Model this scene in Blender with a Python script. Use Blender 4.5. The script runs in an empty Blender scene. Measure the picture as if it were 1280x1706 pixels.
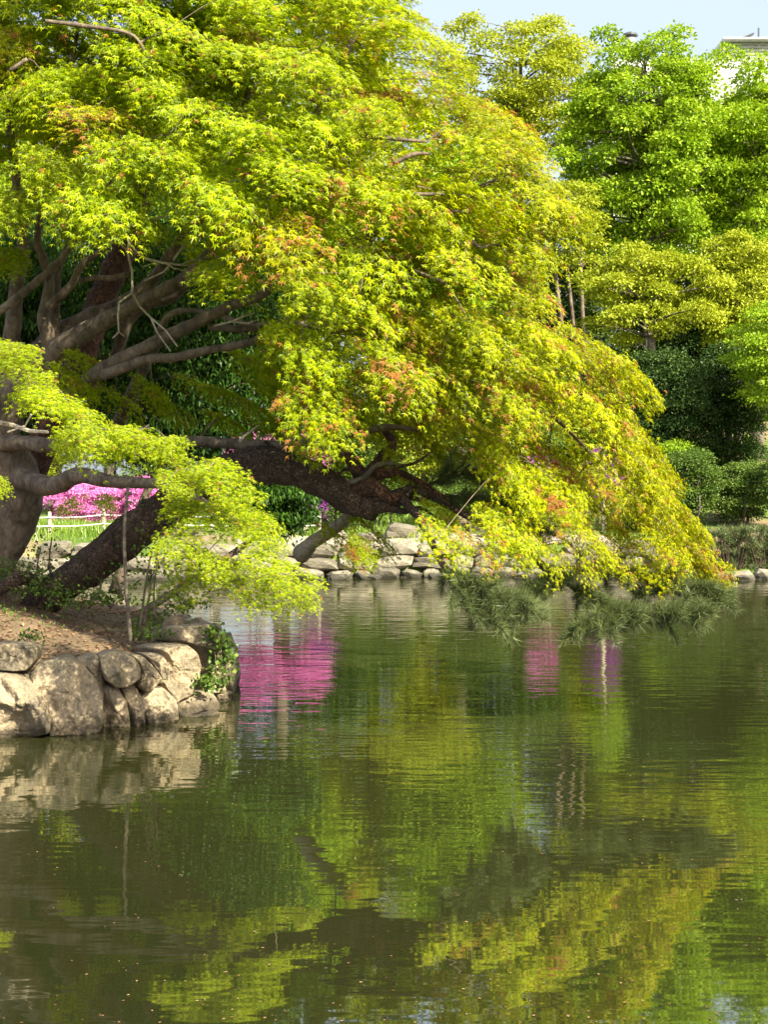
import bpy, math, random
import numpy as np
from mathutils import Vector, Matrix, noise as mnoise

random.seed(7)
rng = np.random.default_rng(7)
S = bpy.context.scene
C = S.collection
PI = math.pi

# ---------------------------------------------------------------- camera, sky, sun, exposure
F_PX = 2400.0; HZ = 790.0; CAMZ = 2.4           # focal length and horizon row in the photograph's pixels
cam_d = bpy.data.cameras.new('camera'); cam = bpy.data.objects.new('camera', cam_d); C.objects.link(cam)
cam.location = (0, 0, CAMZ); cam.rotation_euler = (PI/2, 0, 0)
cam_d.sensor_width = 36; cam_d.lens = F_PX/1706*36; cam_d.shift_y = -(853-HZ)/1706
cam_d.clip_start = 0.1; cam_d.clip_end = 2000
S.camera = cam

SUN_EL, SUN_AZ = math.radians(37), math.radians(42)     # sun high, to the right of the camera
sdir = Vector((math.sin(SUN_AZ)*math.cos(SUN_EL), -math.cos(SUN_AZ)*math.cos(SUN_EL), math.sin(SUN_EL)))
W = bpy.data.worlds.new('World'); S.world = W; W.use_nodes = True
nt = W.node_tree; bg = nt.nodes['Background']
sky = nt.nodes.new('ShaderNodeTexSky'); sky.sky_type = 'NISHITA'; sky.sun_disc = False
sky.sun_elevation = SUN_EL; sky.sun_rotation = math.atan2(sdir.x, sdir.y)
sky.air_density = 1.0; sky.dust_density = 5.0; sky.ozone_density = 1.0
hz = nt.nodes.new('ShaderNodeMix'); hz.data_type = 'RGBA'; hz.inputs[0].default_value = .6     # thin milky high cloud over the whole sky
hz.inputs[7].default_value = (2.15, 2.3, 2.65, 1); nt.links.new(sky.outputs[0], hz.inputs[6])
nt.links.new(hz.outputs[2], bg.inputs[0]); bg.inputs[1].default_value = 0.15
sl = bpy.data.lights.new('sun', 'SUN'); sl.energy = 5.0; sl.angle = math.radians(0.5); sl.color = (1, 0.91, 0.67)
so = bpy.data.objects.new('sun', sl); C.objects.link(so); so.location = (20, -20, 30)
so.rotation_euler = sdir.to_track_quat('Z', 'Y').to_euler()
S.view_settings.view_transform = 'Standard'; S.view_settings.look = 'None'
S.view_settings.gamma = 1; S.view_settings.use_curve_mapping = False
S.view_settings.exposure = 1.46
S.render.engine = 'CYCLES'
cy = S.cycles
cy.max_bounces = 7; cy.diffuse_bounces = 3; cy.glossy_bounces = 3; cy.transmission_bounces = 4; cy.transparent_max_bounces = 4
cy.use_denoising = True; cy.caustics_reflective = False; cy.caustics_refractive = False
cy.sample_clamp_indirect = 6

# ---------------------------------------------------------------- helpers
def P(px, py, Y):
    """the point that the photograph shows at a pixel, Y metres from the camera"""
    return Vector(((px-640)/F_PX*Y, Y, CAMZ-(py-HZ)/F_PX*Y))

def tag(o, label=None, cat=None, group=None, kind=None):
    if label: o['label'] = label
    if cat: o['category'] = cat
    if group: o['group'] = group
    if kind: o['kind'] = kind
    return o

def empty(name, loc, label=None, cat=None, group=None):
    o = bpy.data.objects.new(name, None); C.objects.link(o); o.location = loc; o.empty_display_size = 0.2
    return tag(o, label, cat, group)

def link(name, me, parent=None, world=True):
    o = bpy.data.objects.new(name, me); C.objects.link(o)
    if parent is not None:
        o.parent = parent
        if world:
            o.location = -wloc(parent)
    return o

def wloc(o):
    v = Vector((0, 0, 0))
    while o is not None:
        v += o.location; o = o.parent
    return v

def mesh_np(name, V, T, mats, rnd=None, mi=None, smooth=False):
    """triangle mesh from arrays; rnd = float per vertex"""
    V = np.asarray(V, np.float32); T = np.asarray(T, np.int32)
    k = T.shape[1]
    me = bpy.data.meshes.new(name)
    me.vertices.add(len(V)); me.vertices.foreach_set('co', V.ravel())
    me.loops.add(T.size); me.loops.foreach_set('vertex_index', T.ravel())
    me.polygons.add(len(T)); me.polygons.foreach_set('loop_start', np.arange(0, T.size, k, dtype=np.int32))
    if mi is not None: me.polygons.foreach_set('material_index', np.asarray(mi, np.int32))
    for m in (mats if isinstance(mats, (list, tuple)) else [mats]): me.materials.append(m)
    if rnd is not None:
        a = me.attributes.new('rnd', 'FLOAT', 'POINT'); a.data.foreach_set('value', np.asarray(rnd, np.float32))
    me.update(calc_edges=True)
    me.polygons.foreach_set('use_smooth', np.full(len(T), smooth)); me.update()
    return me

class MB:
    """collects quads/polys into ONE mesh"""
    def __init__(s): s.v = []; s.f = []
    def box(s, x0, x1, y0, y1, z0, z1):
        b = len(s.v)
        s.v += [(x0,y0,z0),(x1,y0,z0),(x1,y1,z0),(x0,y1,z0),(x0,y0,z1),(x1,y0,z1),(x1,y1,z1),(x0,y1,z1)]
        s.f += [tuple(b+i for i in q) for q in ((0,3,2,1),(4,5,6,7),(0,1,5,4),(1,2,6,5),(2,3,7,6),(3,0,4,7))]
    def prism(s, pts, y0, y1):
        b = len(s.v); n = len(pts)
        s.v += [(x, y0, z) for x, z in pts] + [(x, y1, z) for x, z in pts]
        s.f += [tuple(range(b, b+n)), tuple(range(b+2*n-1, b+n-1, -1))]
        s.f += [(b+i, b+n+i, b+n+(i+1) % n, b+(i+1) % n) for i in range(n)]
    def tube(s, pts, rad, seg=8, rough=0.0, cap=True, seed=0):
        pts = [Vector(p) for p in pts]; n = len(pts); b = len(s.v)
        up = Vector((0.13, 0.3, 1)).normalized(); u = None
        for i, p in enumerate(pts):
            t = (pts[min(i+1, n-1)]-pts[max(i-1, 0)])
            t = t.normalized() if t.length > 1e-6 else Vector((0,0,1))
            if u is None:
                u = t.cross(up)
                if u.length < .05: u = t.cross(Vector((1,0,0)))
            u = (u - t*u.dot(t)).normalized(); w = t.cross(u)
            for k in range(seg):
                a = 2*PI*k/seg; d = u*math.cos(a)+w*math.sin(a)
                r = rad[i]
                if rough:
                    q = p+d*r
                    r *= 1+rough*(mnoise.noise(Vector((q.x*7+seed, q.y*7, q.z*7)))*.9+mnoise.noise(q*22)*.5)
                s.v.append(tuple(p+d*r))
        for i in range(n-1):
            for k in range(seg):
                a = b+i*seg+k; c = b+i*seg+(k+1) % seg
                s.f.append((a, c, c+seg, a+seg))
        if cap:
            s.f.append(tuple(b+k for k in range(seg-1, -1, -1)))
            s.f.append(tuple(b+(n-1)*seg+k for k in range(seg)))
    def build(s, name, mat, parent=None, smooth=False):
        me = bpy.data.meshes.new(name); me.from_pydata(s.v, [], s.f)
        me.materials.append(mat)
        if smooth: me.polygons.foreach_set('use_smooth', np.full(len(me.polygons), True))
        me.update()
        return link(name, me, parent)

def spline(pts, rad, n=6):
    """Catmull-Rom through the points"""
    P_ = [Vector(p) for p in pts]; P_ = [P_[0]*2-P_[1]]+P_+[P_[-1]*2-P_[-2]]
    R_ = [rad[0]]+list(rad)+[rad[-1]]; op = []; orr = []
    for i in range(1, len(P_)-2):
        for k in range(n):
            t = k/n; a, b, c, d = P_[i-1], P_[i], P_[i+1], P_[i+2]
            op.append(0.5*((2*b)+(c-a)*t+(2*a-5*b+4*c-d)*t*t+(3*b-a-3*c+d)*t**3))
            orr.append(R_[i]*(1-t)+R_[i+1]*t)
    op.append(P_[-2]); orr.append(R_[-2])
    return op, orr

def inpoly(x, y, poly):
    c = False; j = len(poly)-1
    for i in range(len(poly)):
        xi, yi = poly[i]; xj, yj = poly[j]
        if (yi > y) != (yj > y) and x < (xj-xi)*(y-yi)/(yj-yi)+xi: c = not c
        j = i
    return c

# ---------------------------------------------------------------- materials
def newmat(name):
    m = bpy.data.materials.new(name); m.use_nodes = True
    n = m.node_tree.nodes; l = m.node_tree.links
    for x in list(n): n.remove(x)
    out = n.new('ShaderNodeOutputMaterial')
    return m, n, l, out

def ramp(n, stops):
    r = n.new('ShaderNodeValToRGB'); e = r.color_ramp.elements
    while len(e) < len(stops): e.new(0.5)
    for el, (p, c) in zip(e, stops): el.position = p; el.color = (*c, 1)
    return r

def leafmat(name, stops, trans=0.4, gloss=0.06, objcol=False, red=None, tw=(1.12, 1.0, .4), rough=.38):
    m, n, l, out = newmat(name)
    at = n.new('ShaderNodeAttribute'); at.attribute_name = 'rnd'
    r = ramp(n, stops); l.new(at.outputs['Fac'], r.inputs[0]); col = r.outputs[0]
    if objcol:
        oi = n.new('ShaderNodeObjectInfo')
        mul = n.new('ShaderNodeMix'); mul.data_type = 'RGBA'; mul.blend_type = 'MULTIPLY'; mul.inputs[0].default_value = 1
        l.new(col, mul.inputs[6]); l.new(oi.outputs['Color'], mul.inputs[7]); col = mul.outputs[2]
        # part of the leaves are still rusty red; the share differs from spray to spray
        wn = n.new('ShaderNodeAttribute'); wn.attribute_name = 'rust'
        lt = n.new('ShaderNodeMath'); lt.operation = 'LESS_THAN'
        l.new(wn.outputs['Fac'], lt.inputs[0]); l.new(oi.outputs['Alpha'], lt.inputs[1])
        mx = n.new('ShaderNodeMix'); mx.data_type = 'RGBA'; l.new(lt.outputs[0], mx.inputs[0])
        l.new(col, mx.inputs[6]); mx.inputs[7].default_value = (*red, 1); col = mx.outputs[2]
    d = n.new('ShaderNodeBsdfDiffuse'); l.new(col, d.inputs[0])
    t = n.new('ShaderNodeBsdfTranslucent')
    tm = n.new('ShaderNodeMix'); tm.data_type = 'RGBA'; tm.blend_type = 'MULTIPLY'; tm.inputs[0].default_value = 1
    l.new(col, tm.inputs[6]); tm.inputs[7].default_value = (*tw, 1); l.new(tm.outputs[2], t.inputs[0])
    m1 = n.new('ShaderNodeMixShader'); m1.inputs[0].default_value = trans
    l.new(d.outputs[0], m1.inputs[1]); l.new(t.outputs[0], m1.inputs[2])
    g = n.new('ShaderNodeBsdfGlossy'); g.inputs['Roughness'].default_value = rough
    m2 = n.new('ShaderNodeMixShader'); m2.inputs[0].default_value = gloss
    l.new(m1.outputs[0], m2.inputs[1]); l.new(g.outputs[0], m2.inputs[2]); l.new(m2.outputs[0], out.inputs[0])
    return m

def solid(name, c1, c2, scale=4, rough=.85, bump=.3, bscale=20, stretch=(1,1,1), objrnd=0.0, wet=False, vor=None, vorcol=.35, detail=8):
    m, n, l, out = newmat(name)
    b = n.new('ShaderNodeBsdfPrincipled'); b.inputs['Roughness'].default_value = rough
    b.inputs['Specular IOR Level'].default_value = .3
    tc = n.new('ShaderNodeTexCoord'); mp = n.new('ShaderNodeMapping'); mp.inputs['Scale'].default_value = stretch
    l.new(tc.outputs['Object'], mp.inputs[0])
    vec = mp.outputs[0]
    if objrnd:
        oi = n.new('ShaderNodeObjectInfo'); ad = n.new('ShaderNodeVectorMath'); ad.operation = 'ADD'
        sc = n.new('ShaderNodeVectorMath'); sc.operation = 'SCALE'; sc.inputs[0].default_value = (37, 91, 53)
        l.new(oi.outputs['Random'], sc.inputs['Scale']); l.new(vec, ad.inputs[0]); l.new(sc.outputs[0], ad.inputs[1]); vec = ad.outputs[0]
    nz = n.new('ShaderNodeTexNoise'); nz.inputs['Scale'].default_value = scale; nz.inputs['Detail'].default_value = detail
    nz.inputs['Roughness'].default_value = .62
    l.new(vec, nz.inputs['Vector'])
    r = ramp(n, [(.32, c1), (.68, c2)]); l.new(nz.outputs[0], r.inputs[0]); col = r.outputs[0]
    nb = n.new('ShaderNodeTexNoise'); nb.inputs['Scale'].default_value = bscale; nb.inputs['Detail'].default_value = 6
    l.new(vec, nb.inputs['Vector']); h = nb.outputs[0]
    # grain in the colour
    gm = n.new('ShaderNodeMapRange'); gm.inputs[1].default_value = .3; gm.inputs[2].default_value = .7
    gm.inputs[3].default_value = .68; gm.inputs[4].default_value = 1.25; l.new(h, gm.inputs[0])
    mg = n.new('ShaderNodeVectorMath'); mg.operation = 'SCALE'; l.new(col, mg.inputs[0]); l.new(gm.outputs[0], mg.inputs['Scale']); col = mg.outputs[0]
    if vor:
        vd = n.new('ShaderNodeTexVoronoi'); vd.feature = 'DISTANCE_TO_EDGE'; vd.inputs['Scale'].default_value = vor
        dn = n.new('ShaderNodeMix'); dn.data_type = 'RGBA'; dn.inputs[0].default_value = .3
        l.new(vec, dn.inputs[6]); l.new(nb.outputs['Color'], dn.inputs[7]); l.new(dn.outputs[2], vd.inputs['Vector'])
        mr = n.new('ShaderNodeMapRange'); mr.inputs[2].default_value = .16; l.new(vd.outputs[0], mr.inputs[0])
        a = n.new('ShaderNodeMath'); a.operation = 'ADD'; l.new(mr.outputs[0], a.inputs[0])
        hh = n.new('ShaderNodeMath'); hh.operation = 'MULTIPLY'; hh.inputs[1].default_value = .5; l.new(h, hh.inputs[0]); l.new(hh.outputs[0], a.inputs[1]); h = a.outputs[0]
        m3 = n.new('ShaderNodeMapRange'); m3.inputs[3].default_value = vorcol; l.new(mr.outputs[0], m3.inputs[0])
        s2 = n.new('ShaderNodeVectorMath'); s2.operation = 'SCALE'; l.new(col, s2.inputs[0]); l.new(m3.outputs[0], s2.inputs['Scale']); col = s2.outputs[0]
    if objrnd:
        mr2 = n.new('ShaderNodeMapRange'); mr2.inputs[3].default_value = 1-objrnd; mr2.inputs[4].default_value = 1+objrnd
        l.new(oi.outputs['Random'], mr2.inputs[0])
        s3 = n.new('ShaderNodeVectorMath'); s3.operation = 'SCALE'; l.new(col, s3.inputs[0]); l.new(mr2.outputs[0], s3.inputs['Scale']); col = s3.outputs[0]
        # green-grey lichen stains
        ln = n.new('ShaderNodeTexNoise'); ln.inputs['Scale'].default_value = 2.6; ln.inputs['Detail'].default_value = 5; l.new(vec, ln.inputs['Vector'])
        lr = n.new('ShaderNodeMapRange'); lr.inputs[1].default_value = .55; lr.inputs[2].default_value = .72; lr.inputs[4].default_value = .5; l.new(ln.outputs[0], lr.inputs[0])
        lm = n.new('ShaderNodeMix'); lm.data_type = 'RGBA'; l.new(lr.outputs[0], lm.inputs[0]); l.new(col, lm.inputs[6]); lm.inputs[7].default_value = (.09, .095, .06, 1); col = lm.outputs[2]
    if wet:   # algae stain left by the water line
        ge = n.new('ShaderNodeNewGeometry'); sx = n.new('ShaderNodeSeparateXYZ'); l.new(ge.outputs['Position'], sx.inputs[0])
        wn = n.new('ShaderNodeMath'); wn.operation = 'MULTIPLY_ADD'; wn.inputs[1].default_value = .12; l.new(nz.outputs[0], wn.inputs[0]); l.new(sx.outputs[2], wn.inputs[2])
        wr = n.new('ShaderNodeMapRange'); wr.inputs[1].default_value = .12; wr.inputs[2].default_value = .2; wr.inputs[3].default_value = .3
        l.new(wn.outputs[0], wr.inputs[0])
        s4 = n.new('ShaderNodeVectorMath'); s4.operation = 'SCALE'; l.new(col, s4.inputs[0]); l.new(wr.outputs[0], s4.inputs['Scale']); col = s4.outputs[0]
    l.new(col, b.inputs['Base Color'])
    bp = n.new('ShaderNodeBump'); bp.inputs['Strength'].default_value = bump; bp.inputs['Distance'].default_value = .03
    l.new(h, bp.inputs['Height']); l.new(bp.outputs[0], b.inputs['Normal']); l.new(b.outputs[0], out.inputs[0])
    return m

M_maple = leafmat('maple_leaf', [(0, (.17, .245, .001)), (.35, (.345, .435, .0015)), (.75, (.49, .56, .0015)), (1, (.60, .61, .003))],
                  trans=.52, gloss=.018, objcol=True, red=(.42, .20, .05), tw=(1.02, 1.0, .4))
M_far_a = leafmat('broad_leaf_bright', [(0, (.14, .26, .014)), (.5, (.28, .44, .025)), (1, (.42, .56, .05))], trans=.42, gloss=.012)
M_far_b = leafmat('broad_leaf_olive', [(0, (.20, .26, .02)), (.5, (.37, .445, .03)), (1, (.50, .555, .07))], trans=.4, gloss=.012)
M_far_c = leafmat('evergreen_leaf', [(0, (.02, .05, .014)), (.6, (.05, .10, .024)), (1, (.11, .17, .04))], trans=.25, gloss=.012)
M_mid = leafmat('shrub_leaf', [(0, (.05, .10, .015)), (.6, (.10, .18, .03)), (1, (.2, .28, .05))], trans=.3, gloss=.02)
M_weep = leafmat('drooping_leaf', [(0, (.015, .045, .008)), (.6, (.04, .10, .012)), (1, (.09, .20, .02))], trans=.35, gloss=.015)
M_pine = leafmat('pine_needle', [(0, (.04, .065, .022)), (.6, (.10, .14, .05)), (1, (.22, .25, .09))], trans=.15, gloss=.03)
M_grass = leafmat('grass_blade', [(0, (.10, .2, .02)), (.6, (.2, .34, .04)), (1, (.32, .42, .07))], trans=.35)
M_pink = leafmat('azalea_petal', [(0, (.62, .14, .44)), (.5, (.88, .30, .68)), (1, (.92, .48, .80))], trans=.35, gloss=.02, tw=(1, .9, 1))
M_purple = leafmat('azalea_petal_purple', [(0, (.22, .03, .28)), (1, (.5, .13, .55))], trans=.3, gloss=.02, tw=(1, .9, 1))
M_litter = leafmat('leaf_litter', [(0, (.09, .045, .025)), (.6, (.24, .13, .07)), (1, (.42, .28, .16))], trans=.1, gloss=.03)
M_bark = solid('maple_bark', (.055, .043, .033), (.24, .185, .14), 7, .9, .5, 26, (1, 1, .55), detail=10)
M_pinebark = solid('pine_bark', (.05, .035, .027), (.19, .125, .09), 5, .95, 1.0, 24, (1, 1, 1), vor=15, vorcol=.5)
M_redbark = solid('red_pine_bark', (.07, .035, .025), (.19, .095, .06), 4, .95, .8, 24, (1, 1, .6), vor=11, vorcol=.4)
M_greybark = solid('grey_bark', (.09, .075, .06), (.21, .18, .14), 3, .9, .5, 14)
M_palewood = solid('pale_wood', (.30, .25, .19), (.48, .42, .34), 5, .85, .4, 30)
M_stone = solid('bank_stone', (.15, .13, .10), (.42, .335, .225), 3.4, .9, .8, 34, objrnd=.22, wet=True)
M_farstone = solid('pond_edge_stone', (.12, .11, .085), (.26, .235, .18), 2.5, .9, .4, 14, objrnd=.25, wet=True)
M_soil = solid('soil', (.11, .078, .05), (.25, .175, .11), 1.6, 1, .7, 30)
M_path = solid('path_gravel', (.33, .28, .21), (.46, .40, .32), 1.2, 1, .3, 30)
M_rope = solid('white_rope', (.7, .7, .66), (.8, .8, .76), 5, .7, .1, 30)

# ground of the land beyond: lawn, moss and bare earth
def ground_mat():
    m, n, l, out = newmat('ground')
    b = n.new('ShaderNodeBsdfPrincipled'); b.inputs['Roughness'].default_value = 1; b.inputs['Specular IOR Level'].default_value = .1
    tc = n.new('ShaderNodeTexCoord')
    a = n.new('ShaderNodeTexNoise'); a.inputs['Scale'].default_value = .35; a.inputs['Detail'].default_value = 8; l.new(tc.outputs['Object'], a.inputs[0])
    f = n.new('ShaderNodeTexNoise'); f.inputs['Scale'].default_value = 9; f.inputs['Detail'].default_value = 6; l.new(tc.outputs['Object'], f.inputs[0])
    r1 = ramp(n, [(.38, (.10, .16, .03)), (.5, (.13, .19, .04)), (.62, (.26, .20, .12))]); l.new(a.outputs[0], r1.inputs[0])
    r2 = ramp(n, [(.3, (.55, .55, .55)), (.7, (1.2, 1.2, 1.2))]); l.new(f.outputs[0], r2.inputs[0])
    x = n.new('ShaderNodeMix'); x.data_type = 'RGBA'; x.blend_type = 'MULTIPLY'; x.inputs[0].default_value = 1
    l.new(r1.outputs[0], x.inputs[6]); l.new(r2.outputs[0], x.inputs[7]); l.new(x.outputs[2], b.inputs['Base Color'])
    bp = n.new('ShaderNodeBump'); bp.inputs['Strength'].default_value = .5; bp.inputs['Distance'].default_value = .05
    l.new(f.outputs[0], bp.inputs['Height']); l.new(bp.outputs[0], b.inputs['Normal']); l.new(b.outputs[0], out.inputs[0])
    return m
M_ground = ground_mat()

def water_mat():
    m, n, l, out = newmat('pond_water')
    tc = n.new('ShaderNodeTexCoord')
    def nz(scale, st, det=3, rough=.5, rot=0):
        mp = n.new('ShaderNodeMapping'); mp.inputs['Scale'].default_value = st; mp.inputs['Rotation'].default_value = (0, 0, rot)
        l.new(tc.outputs['Object'], mp.inputs[0])
        t = n.new('ShaderNodeTexNoise'); t.inputs['Scale'].default_value = scale; t.inputs['Detail'].default_value = det; t.inputs['Roughness'].default_value = rough
        l.new(mp.outputs[0], t.inputs['Vector']); return t.outputs[0]
    def mul(a, b):
        x = n.new('ShaderNodeMath'); x.operation = 'MULTIPLY'; l.new(a, x.inputs[0])
        if isinstance(b, float): x.inputs[1].default_value = b
        else: l.new(b, x.inputs[1])
        return x.outputs[0]
    def add(a, b):
        x = n.new('ShaderNodeMath'); x.operation = 'ADD'; l.new(a, x.inputs[0]); l.new(b, x.inputs[1]); return x.outputs[0]
    big = mul(nz(1.0, (.8, 2.6, 1), 1), .003*WAVE)
    med = mul(nz(1.0, (3.0, 9.5, 1), .6, rot=.08), .0016*WAVE)
    fine = mul(nz(1.0, (6, 17, 1), .5, .5, rot=-.06), .0004*WAVE)
    # the breeze ruffles some patches more than others
    patch = nz(.16, (1, 1.8, 1), 2)
    pr = n.new('ShaderNodeMapRange'); pr.inputs[1].default_value = .35; pr.inputs[2].default_value = .65; pr.inputs[3].default_value = .45; pr.inputs[4].default_value = 1.3
    l.new(patch, pr.inputs[0])
    # and the open middle more than the water under the near bank
    ge = n.new('ShaderNodeSeparateXYZ'); l.new(tc.outputs['Object'], ge.inputs[0])
    yr = n.new('ShaderNodeMapRange'); yr.inputs[1].default_value = 6; yr.inputs[2].default_value = 20; yr.inputs[3].default_value = .4; yr.inputs[4].default_value = 2.2
    l.new(ge.outputs[1], yr.inputs[0])
    h = mul(add(big, mul(add(med, fine), pr.outputs[0])), yr.outputs[0])
    bp = n.new('ShaderNodeBump'); bp.inputs['Strength'].default_value = 1; bp.inputs['Distance'].default_value = 1
    l.new(h, bp.inputs['Height'])
    d = n.new('ShaderNodeBsdfDiffuse'); d.inputs[0].default_value = (.022, .025, .008, 1); l.new(bp.outputs[0], d.inputs['Normal'])
    g = n.new('ShaderNodeBsdfGlossy'); g.inputs['Roughness'].default_value = .02; g.inputs[0].default_value = (.97, .97, .93, 1); l.new(bp.outputs[0], g.inputs['Normal'])
    fr = n.new('ShaderNodeFresnel'); fr.inputs['IOR'].default_value = 5.0; l.new(bp.outputs[0], fr.inputs['Normal'])
    x = n.new('ShaderNodeMixShader'); l.new(fr.outputs[0], x.inputs[0]); l.new(d.outputs[0], x.inputs[1]); l.new(g.outputs[0], x.inputs[2])
    l.new(x.outputs[0], out.inputs[0]); return m
WAVE = 1.0
M_water = water_mat()

# ---------------------------------------------------------------- terrain and water
def smooth(a, b, x):
    t = np.clip((x-a)/(b-a), 0, 1); return t*t*(3-2*t)
def shore_y(x): return 33.0+.5*np.sin(x*.23+1)+.25*np.sin(x*.61)
def land_h(x, y):
    x = np.asarray(x, float); y = np.asarray(y, float)
    s = shore_y(x)+.45
    d = y-s
    low = smooth(5.2, 7.2, x)
    hill = .66-.46*low+(.28+.46*low)*smooth(0, 3, d)+(smooth(2, 14, d)*1.5+smooth(10, 40, d)*3.0)*smooth(-8, 1, x)+smooth(8, 40, d)*1.2
    bed = -1.6
    inside = smooth(-.4, 0, d)
    h = bed+(hill-bed)*inside
    h = np.where(y < 4, bed+(.8-bed)*smooth(1.6, -.6, y), h)            # the bank the camera stands on
    side = np.maximum(smooth(34, 38, x), smooth(-34, -38, x))
    h = np.maximum(h, bed+(1.2-bed)*side)
    n_ = .06*np.sin(x*1.3+y*.7)*np.sin(y*1.1-x*.4)
    return h+n_*np.clip(inside+side, 0, 1)
def nonuni(lo, hi, core0, core1, step, grow=1.35):
    a = list(np.arange(core0, core1+1e-6, step)); d = step
    while a[-1] < hi: d *= grow; a.append(min(hi, a[-1]+d))
    d = step
    while a[0] > lo: d *= grow; a.insert(0, max(lo, a[0]-d))
    return np.array(a)
gx = nonuni(-900, 900, -22, 22, .5); gy = nonuni(-300, 1500, -3, 56, .3)
X, Y = np.meshgrid(gx, gy); Z = land_h(X, Y)
V = np.stack([X.ravel(), Y.ravel(), Z.ravel()], 1); nx, ny = len(gx), len(gy)
i = (np.arange(ny-1)[:, None]*nx+np.arange(nx-1)[None]).ravel()
T = np.stack([i, i+1, i+nx+1, i+nx], 1)
o = link('ground', mesh_np('ground', V, T, M_ground, smooth=True)); tag(o, kind='structure')
b = MB(); b.v = [(-40, -1.5, 0), (40, -1.5, 0), (40, 35, 0), (-40, 35, 0)]; b.f = [(0, 1, 2, 3)]
tag(b.build('water', M_water), kind='structure')

# path strip above the far stones
def strip(name, mat, y_off0, y_off1, x0, x1, dz, nu=60, nv=4):
    xs = np.linspace(x0, x1, nu); v = []
    for x in xs:
        for t in np.linspace(0, 1, nv+1):
            y = float(shore_y(x))+y_off0+(y_off1-y_off0)*t; v.append((x, y, float(land_h(x, y))+dz))
    f = [(a*(nv+1)+k, (a+1)*(nv+1)+k, (a+1)*(nv+1)+k+1, a*(nv+1)+k+1) for a in range(nu-1) for k in range(nv)]
    m_ = MB(); m_.v = v; m_.f = f; return m_.build(name, mat, smooth=True)
tag(strip('path', M_path, .75, 2.4, -3.5, 5.5, .03), kind='structure')

# island the maple stands on
ISL = [(-14,14.2),(-9,12.9),(-5,12.85),(-3.5,13.05),(-2.6,13.35),(-2.15,13.75),(-1.85,14.25),(-1.68,15.2),(-1.75,16.5),(-2.3,18.4),(-3.4,20.6),(-6,22.5),(-11,23),(-16,19)]
def seg_dist(x, y, poly):
    d = 1e9
    for k in range(len(poly)):
        ax, ay = poly[k]; bx, by = poly[(k+1) % len(poly)]
        t = max(0, min(1, ((x-ax)*(bx-ax)+(y-ay)*(by-ay))/((bx-ax)**2+(by-ay)**2)))
        d = min(d, math.hypot(x-ax-t*(bx-ax), y-ay-t*(by-ay)))
    return d if inpoly(x, y, poly) else -d
def isl_h(x, y, d=None):
    if d is None: d = seg_dist(x, y, ISL)
    d -= .32
    if d < .02: return -.5
    t = min(1, max(0, (d-.1)/3.6)); t = t*t*(3-2*t)
    h = .60+.58*t+.05*mnoise.noise(Vector((x*1.1, y*1.1, 0)))+.025*mnoise.noise(Vector((x*4, y*4, 3)))
    e = min(1, max(0, (d-.02)/.22))
    return h-(1-e)*.45
xs = np.arange(-16, -1.5, .14); ys = np.arange(12.6, 23.2, .14)
v = []; idx = {}
for a, x in enumerate(xs):
    for c, y in enumerate(ys):
        d = seg_dist(x, y, ISL)
        if d > -.15: idx[a, c] = len(v); v.append((x, y, isl_h(x, y, d)))
f = [(idx[a, c], idx[a+1, c], idx[a+1, c+1], idx[a, c+1]) for a in range(len(xs)-1) for c in range(len(ys)-1)
     if all(k in idx for k in ((a, c), (a+1, c), (a+1, c+1), (a, c+1)))]
m_ = MB(); m_.v = v; m_.f = f; o = m_.build('island_ground', M_soil, smooth=True); tag(o, kind='structure')

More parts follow.
